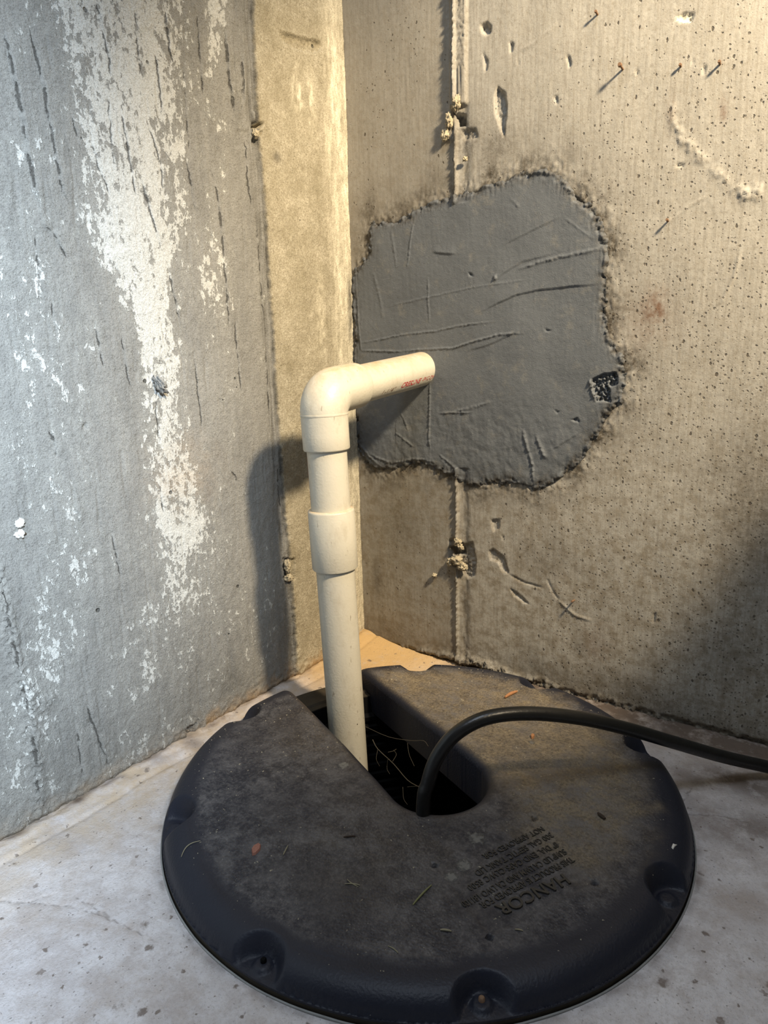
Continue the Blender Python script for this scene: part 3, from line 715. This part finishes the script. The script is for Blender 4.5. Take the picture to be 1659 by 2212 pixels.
sand = np.exp(-((np.hypot(np.maximum(fx, 0) * .75, np.minimum(fy, 0)) / .17) ** 4))
mud_shade = np.zeros(len(fx))
for p, rx, a in [((1600, 1690), .05, .9), ((1500, 1680), .035, .7), ((1640, 1790), .05, .7), ((1560, 1800), .04, .5), ((120, 1800), .03, .25), ((330, 1640), .02, .5), ((420, 1610), .02, .6)]:
    c = on_z(p, 0); mud_shade = np.maximum(mud_shade, a * np.exp(-(((fx - c[0]) / (rx * 1.3)) ** 2 + ((fy - c[1]) / (rx * .6)) ** 2)))
mud_shade = np.maximum(mud_shade, .75 * np.exp(-((fx - .002) / .006) ** 2) * (.5 + fbm(fx * 30, fy * 30, 3, 108)))
mud_shade = np.maximum(mud_shade, .95 * sstep(.16, .22, fx) * (1 - sstep(.02, .075, -fy + .02 * fbm(fx * 30, fy * 30, 3, 110))))
mud_shade = np.maximum(mud_shade, .8 * np.exp(-((rr_ := np.hypot(fx - CX, fy - CY)) - .295) ** 2 / .004 ** 2) * (.3 + .6 * fbm(fx * 40, fy * 40, 3, 109)))  # contact shade along the lid's edge, put into the mud mask
VV = np.stack([fx, fy, fz], 1)
VV, quads, polys, ids = skirt(VV, quads, polys, lambda v: np.stack([v[:, 0], v[:, 1], np.full(len(v), -.14)], 1))
def ext(a): return np.r_[a, a[ids]]
me = mesh_np('floor', VV, quads, polys, dict(crack=ext(cr), tan=ext(tan), sand=ext(sand), mud_shade=ext(np.clip(mud_shade, 0, 1))))
FLOOR = struct(obj('floor', me, M_FLOOR))
# the slab goes on outside the picture
for nm, lo, hi in (('floor', (-.012, -2.2, -.14), (2.4, -.953, -.001)), ('floor', (.803, -.95, -.14), (2.4, -.0, -.001))):
    me = box_mesh('floor', lo, hi, .001); o = struct(obj('floor', me, M_FLOOR))
    for k in ('crack', 'tan', 'sand', 'mud_shade'): me.attributes.new(k, 'FLOAT', 'POINT')

# ------------------------------------------------------------------ tube and lathe tools
def sweep(pts, rad, seg=40, closed_ends=True, up0=(0.31, .2, .9)):
    pts = [np.asarray(p, float) for p in pts]; n = len(pts)
    T = []
    for i in range(n):
        a = pts[max(i - 1, 0)]; b = pts[min(i + 1, n - 1)]; d = b - a; l = np.linalg.norm(d)
        T.append(d / l if l > 1e-9 else None)
    for i in range(n):
        if T[i] is None: T[i] = T[i - 1] if i else T[1]
    u = np.array(up0, float); V_ = []
    for p, t, r in zip(pts, T, rad):
        u = u - t * (u @ t); u /= np.linalg.norm(u); b = np.cross(t, u)
        a = np.arange(seg) * 2 * np.pi / seg
        V_.append(p + r * (np.cos(a)[:, None] * u + np.sin(a)[:, None] * b))
    V_ = np.concatenate(V_); i = np.arange(seg); j = (i + 1) % seg
    Q_ = np.concatenate([np.stack([k * seg + i, k * seg + j, (k + 1) * seg + j, (k + 1) * seg + i], 1) for k in range(n - 1)])
    polys = [list(range(seg))[::-1], list(range((n - 1) * seg, n * seg))] if closed_ends else None
    return V_, Q_, polys
def tube(name, pts, rad, mat, parent=None, seg=40, sharp=True):
    if isinstance(rad, (int, float)): rad = [rad] * len(pts)
    V_, Q_, P_ = sweep(pts, rad, seg)
    me = mesh_np(name, V_, Q_, P_)
    if sharp: me.set_sharp_from_angle(angle=math.radians(40))
    return obj(name, me, mat, parent)
def spline(pts, n=60):
    P_ = np.asarray(pts, float); P_ = np.vstack([2 * P_[0] - P_[1], P_, 2 * P_[-1] - P_[-2]]); out = []
    m_ = len(P_) - 3; per = max(2, n // m_)
    for k in range(m_):
        for t in np.arange(per) / per:
            a, b, c, d = P_[k:k + 4]
            out.append(.5 * ((2 * b) + (c - a) * t + (2 * a - 5 * b + 4 * c - d) * t ** 2 + (3 * b - a - 3 * c + d) * t ** 3))
    out.append(P_[-2]); return np.array(out)
def lathe(name, prof, mat, parent, c=(CX, CY), seg=160, a0=0, a1=2 * math.pi):
    prof = np.asarray(prof, float); full = abs(a1 - a0 - 2 * math.pi) < 1e-6
    ang = a0 + (a1 - a0) * np.arange(seg) / (seg if full else seg - 1); n = len(prof)
    V_ = np.concatenate([np.stack([c[0] + prof[:, 0] * math.cos(t), c[1] + prof[:, 0] * math.sin(t), prof[:, 1]], 1) for t in ang])
    q = []
    for i in range(seg if full else seg - 1):
        j = (i + 1) % seg
        for k in range(n - 1): q.append((i * n + k, j * n + k, j * n + k + 1, i * n + k + 1))
    me = mesh_np(name, V_, q); me.set_sharp_from_angle(angle=math.radians(35)); return obj(name, me, mat, parent)

# ------------------------------------------------------------------ sump basin (set in the floor) and its lid
BASIN = empty('sump_basin', (CX, CY, -.40), 'black plastic sump basin sunk into the floor below the lid, seen through the slot', 'basin')
ribs = []
for k in range(24):
    z = -.02 - k * .016; ribs += [(.232, z), (.226, z - .004), (.226, z - .010), (.232, z - .014)]
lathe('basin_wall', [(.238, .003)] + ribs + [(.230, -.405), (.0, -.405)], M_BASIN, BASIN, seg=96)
lathe('rim', [(.238, -.006), (.238, .0045), (.247, .0045), (.250, .0075), (.256, .0075), (.259, .0045), (.272, .0040), (.275, .0050), (.2905, .0050), (.2905, -.02)], mat_plain('dusty_black_plastic', (.045, .036, .024), .8, .5, 90), BASIN)
ring = lathe('rim_edge', [(.2916, -.004), (.2916, .0010), (.2922, .0018), (.2931, .0010), (.2931, -.004)], M_RIM, BASIN, seg=220)
ring['label'] = 'thin pale grey edge around the basin'
me = ring.data; co = np.zeros(len(me.vertices) * 3, np.float32); me.vertices.foreach_get('co', co); co = co.reshape(-1, 3)
t_ = np.arctan2(co[:, 1] - CY, co[:, 0] - CX); co[:, 2] += np.where(co[:, 2] > 0, .0007 * fbm(t_ * 5 + 3, t_ * 0, 3, 120), 0); me.vertices.foreach_set('co', co.ravel())

LID = empty('sump_cover', (CX, CY, 0), 'large round black plastic sump lid with a slot around the white pipe', 'lid')
NOT = [math.radians(a) for a in (124, 84, 43, -4, -48, -86, -131, -174)]
SL = [on_z(p, ZT)[:2] for p in ((690, 1550), (790, 1650))]; SR = [on_z(p, ZT)[:2] for p in ((850, 1500), (950, 1580))]
D_ = (SL[1] - SL[0]) / np.linalg.norm(SL[1] - SL[0]) + (SR[1] - SR[0]) / np.linalg.norm(SR[1] - SR[0]); D_ /= np.linalg.norm(D_); N_ = np.array([-D_[1], D_[0]])
nl = (SL[0] @ N_ + SL[1] @ N_) / 2; nr = (SR[0] @ N_ + SR[1] @ N_) / 2; HW = (nr - nl) / 2 - .001
tipq = on_z((930, 1745), ZT)[:2]; S_END = N_ * (nl + nr) / 2 + D_ * (tipq @ D_ - math.sqrt(max(HW ** 2 - (tipq @ N_ - (nl + nr) / 2) ** 2, 0)))
print('slot', D_, HW, S_END)
h = .0017
X, Y = np.meshgrid(np.arange(CX - .30, CX + .30, h), np.arange(CY - .30, CY + .30, h))
def slot_d(x, y):
    s = (x - S_END[0]) * D_[0] + (y - S_END[1]) * D_[1]; n = (x - S_END[0]) * N_[0] + (y - S_END[1]) * N_[1]
    hw = HW
    return np.hypot(np.maximum(s, 0), n) - hw
HOLES = [tuple(on_z(p, ZT)[:2]) for p in ((1155, 1762), (1285, 1893), (1058, 2005), (938, 1858))]
def lid_z(x, y):
    r = np.hypot(x - CX, y - CY); th = np.arctan2(y - CY, x - CX)
    r0 = .257 + .007 * np.cos(th + 1.05); s = np.clip((r - r0) / (.2890 - r0), 0, 1)
    zt = ZT - .010 * np.clip(((x - CX) * .5 - (y - CY) * .866) / .26, -.15, 1)
    z = .0070 + (zt - .0075) * np.sqrt(np.maximum(1 - s ** 2.2, 0)) + .0015 * (1 - np.clip(r / .24, 0, 1) ** 2)
    z = z + .0010 * fbm(x * 11, y * 11, 3, 130) * (r < .262)
    for a in NOT:
        rc = .278 + .012 * math.cos(a + 1.05); qx = CX + rc * math.cos(a); qy = CY + rc * math.sin(a); d = np.hypot(x - qx, y - qy)
        k = 1 - sstep(.0175, .0275, d)
        fl = .0075 + .0035 * (1 - sstep(.006, .010, np.hypot(x - (CX + .278 * math.cos(a)), y - (CY + .278 * math.sin(a)))))
        z = z * (1 - k) + np.minimum(z, fl) * k
    d = np.maximum(slot_d(x, y), 0); rho = .014
    q = np.clip(rho - d, 0, rho); z = z - (rho - np.sqrt(rho * rho - q * q)) * .75
    # pressed plaque and its four pin holes
    for hx, hy in HOLES: z = z - .007 * (1 - sstep(.0016, .0034, np.hypot(x - hx, y - hy)))
    lx = np.array(HOLES); dd, _, _ = poly_dist(x, y, np.vstack([lx, lx[:1]])); ins = inside_poly(x, y, lx)
    z = z - .0007 * np.where(ins, sstep(0, .002, dd), 0)
    c = np.array([on_z(p, ZT)[:2] for p in ((1208, 1658), (1245, 1690), (1285, 1725))]); dl, _, _ = poly_dist(x, y, c); z = z - .0012 * np.exp(-(dl / .0016) ** 2)
    c = np.array([on_z(p, ZT)[:2] for p in ((1292, 1765), (1310, 1780))]); dl, _, _ = poly_dist(x, y, c); z = z - .002 * np.exp(-(dl / .003) ** 2)
    return z
F = np.maximum(np.hypot(X - CX, Y - CY) - RL + .0008, -slot_d(X, Y))
lx_, ly_, quads, polys = clip_grid(X, Y, F, h)
lz_ = lid_z(lx_, ly_)
r_ = np.hypot(lx_ - CX, ly_ - CY); sl = slot_d(lx_, ly_)
# dust: right/back half is brown, rubbed off around the slot's round end
s_ = (lx_ - S_END[0]) * D_[0] + (ly_ - S_END[1]) * D_[1]; n_ = (lx_ - S_END[0]) * N_[0] + (ly_ - S_END[1]) * N_[1]
wv = .012 * fbm(lx_ * 40, ly_ * 40, 4, 131)
rightside = sstep(-.01, .05, n_ + wv)
dust = .95 * rightside * (1 - sstep(.22, .265, r_ + wv)) * (1 - sstep(.50, .66, lx_ - ly_ * .55 - .16 + wv))
rub = np.exp(-((np.hypot(s_ - .05, (n_ - .02) * 1.3) / .055) ** 4)); dust = dust * (1 - .85 * rub)
dust = np.maximum(dust, .28 * np.exp(-((lx_ - .20) / .12) ** 2 - ((ly_ + .33) / .09) ** 2))
dust = np.maximum(dust, .22 * (r_ < .25) * np.exp(-((lx_ - .36) / .14) ** 2 - ((ly_ + .44) / .10) ** 2))
# plaque is dusty
flat_ = (1 - sstep(.245, .262, r_)) * sstep(.004, .014, sl)
for a in NOT: flat_ = flat_ * sstep(.024, .032, np.hypot(lx_ - CX - .28 * math.cos(a), ly_ - CY - .28 * math.sin(a)))
film = np.clip(.75 + .45 * fbm(lx_ * 9, ly_ * 9, 3, 132), 0, 1) * flat_
dust = dust * sstep(.002, .012, sl)
crust = np.zeros(len(lx_))
for p, rd in [((742, 1640), .011), ((1030, 1786), .013), ((1012, 1775), .004), ((1002, 1840), .012), ((975, 1862), .010), ((1150, 1592), .006), ((1005, 1463), .006)]:
    c = on_z(p, .045); crust = np.maximum(crust, np.exp(-(((lx_ - c[0]) ** 2 + (ly_ - c[1]) ** 2) / rd ** 2) ** 1.5) * .75)
hl = np.array(HOLES); ins = inside_poly(lx_, ly_, hl); grain = np.where(ins, .25, 1.0) * (.25 + .75 * flat_) * (.55 + .45 * sstep(.0, .1, fbm(lx_ * 10, ly_ * 10, 2, 133) + .2))
VV = np.stack([lx_, ly_, lz_], 1)
def lid_skirt(v):
    r = np.hypot(v[:, 0] - CX, v[:, 1] - CY); z = np.where(r > RL - .003, .0050, np.where(r > .236, .0078, -.020)); o = v.copy(); o[:, 2] = np.minimum(z, v[:, 2] - .0005); return o
VV, quads, polys, ids = skirt(VV, quads, polys, lid_skirt)
me = mesh_np('lid_shell', VV, quads, polys, dict(dust=np.r_[dust, 0 * dust[ids]], film=np.r_[film, 0 * dust[ids]], crust=ext(crust), grain=ext(grain * 1.0)))
me.set_sharp_from_angle(angle=math.radians(55))
SHELL = obj('lid_shell', me, M_LID, LID)

# lettering: text turned into mesh and laid on the surface it belongs to
def text_np(s, size=1.0, shear=0.0, ext_=0.0, bold=0.0):
    cu = bpy.data.curves.new('t', 'FONT'); cu.body = s; cu.size = size; cu.shear = shear; cu.extrude = ext_; cu.offset = bold; cu.resolution_u = 3
    o = bpy.data.objects.new('t', cu); COL.objects.link(o); dg = bpy.context.evaluated_depsgraph_get(); dg.update()
    me = o.evaluated_get(dg).to_mesh(); co = np.zeros(len(me.vertices) * 3); me.vertices.foreach_get('co', co); co = co.reshape(-1, 3).copy()
    f = [list(p.vertices) for p in me.polygons]; o.evaluated_get(dg).to_mesh_clear(); bpy.data.objects.remove(o); bpy.data.curves.remove(cu)
    return co, f
M_LETTER = mat_plain('raised_black_plastic', (.040, .034, .027), .5, .35, 300, .0003, .45)
def lid_text(s, a, b, cap, name, depth=.0012, bold=0.0):
    co, f = text_np(s, 1.0, 0, .5, bold)
    a = np.array(a); b = np.array(b); L = np.linalg.norm(b - a); e = (b - a) / L; upv = np.array([-e[1], e[0]])
    x0, x1 = co[:, 0].min(), co[:, 0].max(); t = (co[:, 0] - x0) / (x1 - x0) * L; y = co[:, 1] / .7 * cap
    P_ = a + t[:, None] * e + y[:, None] * upv
    z = lid_z(P_[:, 0], P_[:, 1]) + np.where(co[:, 2] > 0, depth, -.001)
    o = obj(name, mesh_np(name, np.c_[P_, z], None, f, smooth=False), M_LETTER, SHELL); return o
def onl(p): return on_z(p, ZT)[:2]
lid_text('HANCOR', onl((1215, 1877)), onl((1068, 1944)), .0118, 'raised_lettering', .0018, .014)
for s, a, b in [('THIS PRODUCT IS APPROVED FOR', (1232, 1841), (1034, 1936)), ('SUMP LID CA LWM AND CA LWO 181100', (1216, 1825), (994, 1934)),
                ('8" DIA. END CAPS CLWC 8500', (1199, 1810), (1007, 1900)), ('300 GAL SEPTIC TANK LID', (1187, 1792), (1023, 1872)), ('NOT APPROVED FOR', (1168, 1779), (1040, 1838))]:
    a, b = onl(a), onl(b)
    lid_text(s, a, b, .0068, 'raised_lettering', .0010, .004)
# bolt bosses' screws
for a, mt in ((-48, M_RUST), (-86, M_BASIN)):
    a = math.radians(a); x = CX + .277 * math.cos(a); y = CY + .277 * math.sin(a)
    o = tube('screw', [(x, y, .008), (x, y, .0132), (x, y, .0142)], [.0026, .0026, .0018], mt, LID, 16)

# ------------------------------------------------------------------ white discharge pipe
RP = .0257; RE = .0300
E0 = on_z((697, 850), .4575); d_ = px_ray((697, 850))
E0 = hit((697, 850), (1, 0, 0), .1425)                        # elbow centre
W0 = hit((912, 797), (0, 1, 0), 0.0)                          # where it enters the patch
B0 = hit((748.5, 1560), (0, 0, 1), .0)
ax_h = (W0 - E0) / np.linalg.norm(W0 - E0); ax_v = (B0 - E0) / np.linalg.norm(B0 - E0)
PIPE = empty('pvc_discharge_pipe', tuple(B0), 'cream white plastic drain pipe rising from the lid slot and bending into the wall', 'pipe')
def along(o, d, ts): return [o + d * t for t in ts]
Lh = np.linalg.norm(W0 - E0)
wp = tube('wall_pipe', along(E0, ax_h, np.linspace(.045, Lh + .03, 24)), RP, M_PVC, PIPE, 64)
# riser down into the basin
tz = lambda z: (z - E0[2]) / ax_v[2]
tube('riser_pipe', along(E0, ax_v, np.linspace(.045, tz(-.36), 30)), RP, M_PVC, PIPE, 64)
# coupling
t0 = tz(hit((710, 1100), (0, 1, 0), E0[1])[2]); t1 = tz(hit((722, 1228), (0, 1, 0), E0[1])[2])
tube('coupling', along(E0, ax_v, [t0 - .0008, t0 - .0004, t0 + .0005, t0 + .002, (t0 + t1) / 2, t1 - .002, t1 - .0005, t1, t1]), [RP - .0008, RP + .0028, RP + .0042, RP + .0047, RP + .0049, RP + .0047, RP + .0040, RP + .0026, RP - .0008], M_PVC, PIPE, 64)
# elbow: two hubs and a tight bend
HUB = .071; BR = .026
pts = []; rad = []
def add(p, r): pts.append(np.array(p)); rad.append(r)
for t, r in ((HUB, RP - .0008), (HUB, RP + .0028), (HUB - .0006, RE - .0006), (HUB - .0020, RE), (HUB - .02, RE), (BR + .004, RE)): add(E0 + ax_v * t, r)
for k in range(0, 15):
    f = k / 14; a_ = f * math.pi / 2
    # arc between the two axes
    cpt = E0 + (ax_v + ax_h) * BR
    add(cpt - ax_h * BR * math.cos(a_) - ax_v * BR * math.sin(a_), RE + .0008 * math.sin(math.pi * f))
for t, r in ((BR + .004, RE), (HUB - .02, RE), (HUB - .0020, RE), (HUB - .0006, RE - .0006), (HUB, RP + .0028), (HUB, RP - .0008)): add(E0 + ax_h * t, r)
ELB = tube('elbow', pts, rad, M_PVC, PIPE, 64)
# thin moulding line on the elbow's lower hub
tube('mould_line', along(E0, ax_v, [BR - .002, BR - .0012, BR, BR + .0012, BR + .002]), [RE - .001, RE + .0003, RE + .0005, RE + .0003, RE - .001], M_PVC, ELB, 64)
# printed words on the pipes
def pipe_text(s, o, ax, t0, length, cap, phi0, parent, name, mat, shear=.0, bold=0.0, flip=False):
    co, f = text_np(s, 1.0, shear, 0, bold)
    x = (co[:, 0] - co[:, 0].min()) / (co[:, 0].max() - co[:, 0].min()) * length; y = co[:, 1] / .7 * cap
    view = CAM - (o + ax * t0); view = view - ax * (view @ ax); view /= np.linalg.norm(view); side = np.cross(ax, view)
    if side[2] < 0 and abs(ax[2]) < .7: side = -side
    sgn = -1 if flip else 1
    a_ = phi0 + sgn * y / RP
    P_ = o + np.outer(t0 + sgn * x * (1 if not flip else -1), ax) + (RP + .00025) * (np.outer(np.cos(a_), view) + np.outer(np.sin(a_), side))
    return obj(name, mesh_np(name, P_, None, f, smooth=False), mat, parent)
PR = math.radians
L1 = pipe_text('CRESLINE', E0, ax_h, .150, .054, .0078, PR(-46), wp, 'printed_word', M_RED, .35, .012); L1['label'] = 'red printed maker word'
pipe_text('-PVC-DWV', E0, ax_h, .207, .046, .0062, PR(-43), wp, 'printed_word', M_RED, .3)
pipe_text('1-1/4"', E0, ax_h, .102, .034, .0060, PR(-50), wp, 'printed_word', M_RUST, .3)
rs = [o for o in PIPE.children if o.name.startswith('riser')][0]
pipe_text('CRESLINE - PVC-DWV', E0, ax_v, tz(E0[2] - .079), .060, .0050, PR(80), rs, 'printed_word', M_RED, .3)

# ------------------------------------------------------------------ black power cable
n2 = np.array([.275, -.245, 0])[[1, 0, 2]] * [-1, 1, 0]; a2 = np.array([.375, -.375]); b2 = np.array([.62, -.10]); dd = b2 - a2; n2 = np.array([-dd[1], dd[0], 0]) / np.linalg.norm(dd); c2 = n2[:2] @ a2
cp = [hit(p, n2, c2) for p in [(914, 1748), (924, 1692), (944, 1636), (984, 1586), (1050, 1551), (1140, 1541), (1250, 1551), (1350, 1573), (1450, 1602), (1560, 1634)]]
cp = [np.array([.368, -.384, -.25]), np.array([.368, -.384, -.10])] + cp + [np.array([.655, -.066, .0145]), np.array([.72, -.055, .0095]), np.array([.78, -.10, .0090]), np.array([.795, -.25, .0090]), np.array([.795, -.50, .0090])]
cpts = spline(cp, 150); cpts[:, 2] = np.where(cpts[:, 0] > .6, np.maximum(cpts[:, 2], .0095), cpts[:, 2])
CABLE = tag(tube('power_cable', cpts, .0074, M_CABLE, None, 24), 'thick black rubber cable arching out of the lid slot to the right wall foot', 'cable')

# ------------------------------------------------------------------ mortar crumbs and nails on the walls
import bmesh
def lump(name, r, seed, squash=(1, 1, 1), sub=3, rough=.35):
    bm = bmesh.new(); bmesh.ops.create_icosphere(bm, subdivisions=sub + 1, radius=1)
    rs_ = random.Random(seed); off = Vector((rs_.uniform(-50, 50), rs_.uniform(-50, 50), rs_.uniform(-50, 50)))
    from mathutils import noise as mn
    for v in bm.verts:
        k = 1 + rough * 1.6 * mn.fractal(v.co * 1.7 + off, .45, 2.1, 6)
        v.co = Vector((v.co.x * squash[0], v.co.y * squash[1], v.co.z * squash[2])) * r * k
    me = bpy.data.meshes.new(name); bm.to_mesh(me); bm.free()
    for p in me.polygons: p.use_smooth = True
    return me
for i, (p, r, sq) in enumerate([((990, 225), .0065, (1, .8, 1.2)), ((974, 262), .0055, (.8, .9, 1.6)), ((965, 295), .006, (.9, .6, 1.1)), ((993, 1170), .0055, (1, .9, 1.1)), ((999, 1180), .004, (1, 1, 1)), ((976, 1212), .0055, (1, .9, 1.1)), ((990, 1209), .007, (1.3, .9, .9)), ((1003, 1222), .006, (1.2, .8, 1)), ((942, 1241), .0034, (1, 1, 1)), ((1008, 345), .003, (1, 1, 1))]):
    q = on_back(p); obj('mortar_crumb', lump('mortar_crumb', r, i, sq), M_CRUMB, WALL_B, (q[0], -.0055, q[1]))
for i, (p, r, sq) in enumerate([((618, 1222), .0055, (.8, .9, 1.6)), ((622, 1248), .006, (.8, 1.2, .8)), ((550, 290), .0045, (.8, 1, 1.2))]):
    q = on_left(p); obj('mortar_crumb', lump('mortar_crumb', r, 20 + i, sq), M_CRUMB, WALL_L, (.002, -q[0], q[1]))
q = on_left((341, 830)); o = obj('stone_stub', lump('stone_stub', .0075, 41, (.9, .7, 1.5), 3, .3), mat_plain('grey_stub', (.36, .35, .32), .95, .4, 400, .001), WALL_L, (.005, -q[0], q[1])); o.rotation_euler = (.55, 0, 0)
for i, p in enumerate([(42, 1130), (43, 1153)]):
    q = on_left(p); obj('paint_fleck', lump('paint_fleck', .0045, 50 + i, (.35, 1, 1), 2, .4), M_WHITE, WALL_L, (.001, -q[0], q[1]))
for i, (p, ln, lab) in enumerate([((1345, 150), .0085, 'rusty nail stub with a bent head and long shadow, high on the back wall'), ((1290, 32), .0045, 'small nail stub near the top edge of the back wall, above the bent nail'), ((1555, 140), .0045, 'small nail stub at the upper right of the back wall'), ((1470, 145), .003, 'tiny nail stub right of the bent rusty nail, barely sticking out'), ((1443, 479), .0050, 'small nail stub with a fine curved scratch, right of the dark patch top corner'), ((1240, 1297), .0060, 'short copper coloured nail stub low on the back wall above the cable')]):
    q = on_back(p); b = np.array([q[0], 0.004, q[1]]); tip = b + [.0005, -ln * 1.7 - .004, .0015]
    me_pts = [b, b + (tip - b) * .8, b + (tip - b) * .82, tip]
    tag(tube('nail', me_pts, [.0013, .0012, .0026 if i == 0 else .0018, .0020 if i == 0 else .0014], M_RUST, None, 12), lab, 'nail')

# ------------------------------------------------------------------ litter on the lid
def lz(x, y): return float(lid_z(np.array([x]), np.array([y]))[0])
def at_lid(p):
    q = on_z(p, ZT); z = lz(q[0], q[1]); q = on_z(p, z); return np.array([q[0], q[1], lz(q[0], q[1])])
def sliver(name, p, q, wd, mat, label, cat, bend=0.0, n=8, taper=.35, group=None):
    a = at_lid(p); b = at_lid(q); pts = []
    for i in range(n):
        t = i / (n - 1); c = a + (b - a) * t; nrm = np.array([-(b - a)[1], (b - a)[0], 0]); c = c + nrm * bend * math.sin(math.pi * t)
        c[2] = lz(c[0], c[1]) + wd * .9; pts.append(c)
    rad = [wd * .75 * (taper + (1 - taper) * math.sin(math.pi * min(1, max(0, .12 + .76 * i / (n - 1))))) for i in range(n)]
    return tag(tube(name, pts, rad, mat, None, 8), label, cat, group)
sliver('twig', (1091, 1510), (1117, 1497), .0030, M_TWIG, 'short orange brown twig lying on the back of the black lid', 'twig', .06)
sliver('pine_needle', (892, 1958), (932, 1915), .0012, M_GREEN, 'straight olive green needle on the lid left of the raised lettering', 'needle', .02)
sliver('straw', (951, 2012), (975, 2015), .0013, M_STRAW, 'short tan straw sliver on the lid below the lettering', 'straw', .05)
sliver('straw', (392, 1855), (433, 1818), .0007, M_STRAW, 'pale curved straw fibre near the left edge of the lid', 'straw', .22, 12)
sliver('straw', (612, 1848), (622, 1828), .0009, M_STRAW, 'tiny pale straw just right of the reddish wood chip', 'straw', .0)
sliver('straw', (838, 2045), (860, 2060), .0007, M_STRAW, 'thin pale straw on the lid at lower middle, well below the pine needle', 'straw', .08)
sliver('straw', (1112, 2010), (1130, 2013), .0009, M_STRAW, 'thin tan straw right of the pin hole under the lettering', 'straw', .05)
sliver('straw', (745, 1912), (778, 1915), .0008, M_STRAW, 'longest dry straw of the little bundle in the middle of the lid', 'straw', .08)
sliver('straw', (750, 1902), (774, 1918), .0007, M_STRAW, 'dry straw crossing the longest straw of the little bundle', 'straw', -.05)
sliver('bark_bit', (1291, 1763), (1307, 1776), .0024, M_BROWNBIT, 'small black bark bit on the right half of the lid', 'bark')
sliver('bark_bit', (742, 1810), (768, 1808), .0012, M_BROWNBIT, 'thin dark bark splinter on the lid above the straw bundle', 'bark')
def chip(name, pxs, thick, mat, label, cat):
    P_ = [at_lid(p) for p in pxs]; n = len(P_); c = np.mean(P_, 0)
    V_ = [p + [0, 0, .0002] for p in P_] + [p * .86 + c * .14 + [0, 0, thick] for p in P_] + [c + [0, 0, thick * 1.2]]
    f = [[i, (i + 1) % n, n + (i + 1) % n, n + i] for i in range(n)] + [[n + i, n + (i + 1) % n, 2 * n] for i in range(n)] + [list(range(n))[::-1]]
    return tag(obj(name, mesh_np(name, np.array(V_), None, f, smooth=False), mat), label, cat)
chip('wood_chip', [(543, 1838), (548, 1830), (559, 1824), (564, 1827), (562, 1838), (552, 1848), (545, 1850)], .0025, M_BRICK, 'flat reddish brown wood chip on the left half of the lid', 'chip')
chip('paint_flake', [(1447, 1873), (1450, 1866), (1455, 1860), (1460, 1862), (1455, 1870), (1451, 1875)], .0012, M_WHITE, 'pale grey paint flake near the right edge of the lid', 'flake')
chip('wood_crumb', [(1146, 1592), (1149, 1588), (1155, 1590), (1153, 1596), (1148, 1597)], .003, M_TWIG, 'small tan wood crumb on the dusty part of the lid below the cable', 'crumb')
# specks of grit nobody could count
rn = np.random.RandomState(7); tet = np.array([[1, 0, -.4], [-.5, .87, -.4], [-.5, -.87, -.4], [0, 0, .7]]); tv = []; tf = []
while len(tf) < 4 * 900:
    a = rn.rand() * 2 * np.pi; r = .27 * math.sqrt(rn.rand()); x = CX + r * math.cos(a); y = CY + r * math.sin(a)
    if slot_d(np.array([x]), np.array([y]))[0] < .006: continue
    back = 1 if (y > -.26 or x < .22) else .35
    if rn.rand() > back: continue
    sz = (.00028 + .0008 * rn.rand() ** 4); an = rn.rand() * 6.28; c, s = math.cos(an), math.sin(an)
    k = len(tv); st_ = 1 + 1.5 * rn.rand()
    for v in tet: tv.append([x + sz * (c * v[0] * st_ - s * v[1]), y + sz * (s * v[0] * st_ + c * v[1]), lz(x, y) + sz * (v[2] + .35)])
    tf += [[k, k + 1, k + 2], [k, k + 1, k + 3], [k + 1, k + 2, k + 3], [k + 2, k, k + 3]]
o = obj('grit', mesh_np('grit', np.array(tv), None, tf, smooth=False), mat_plain('pale_grit', (.42, .37, .27), .9, .5, 300)); o['kind'] = 'stuff'
tag(o, 'pale specks of grit scattered over the black lid', 'grit')
# cobweb inside the slot
strands = []
zf = lambda p, z: on_z(p, z)
for L_ in [[((805, 1598), .005), ((816, 1618), .0), ((850, 1650), -.01), ((880, 1685), -.02), ((905, 1700), -.03)], [((790, 1570), .02), ((840, 1592), .015), ((890, 1600), .012), ((915, 1600), .015), ((925, 1612), .01)], [((816, 1618), .0), ((813, 1640), -.01), ((820, 1655), -.02)], [((838, 1638), -.005), ((836, 1660), -.02), ((842, 1672), -.02)], [((850, 1620), .0), ((856, 1630), -.005), ((848, 1645), -.01)], [((880, 1605), .01), ((884, 1630), .0), ((895, 1655), -.01)], [((870, 1700), -.03), ((872, 1725), -.035), ((880, 1738), -.04)], [((880, 1700), -.03), ((905, 1698), -.02)], [((838, 1625), 0), ((850, 1622), .0), ((856, 1618), 0)]]:
    strands.append(spline([zf(p, z) for p, z in L_], 14))
sv = []; sq_ = []; n0 = 0
for i, s in enumerate(strands):
    v_, q_, _ = sweep(s, [.0006 if i == 0 else .0003] * len(s), 6, False); sv.append(v_); sq_.append(q_ + n0); n0 += len(v_)
tag(obj('cobweb', mesh_np('cobweb', np.concatenate(sv), np.concatenate(sq_)), M_WEB), 'dusty cobweb threads strung across the dark slot beside the white pipe', 'cobweb')
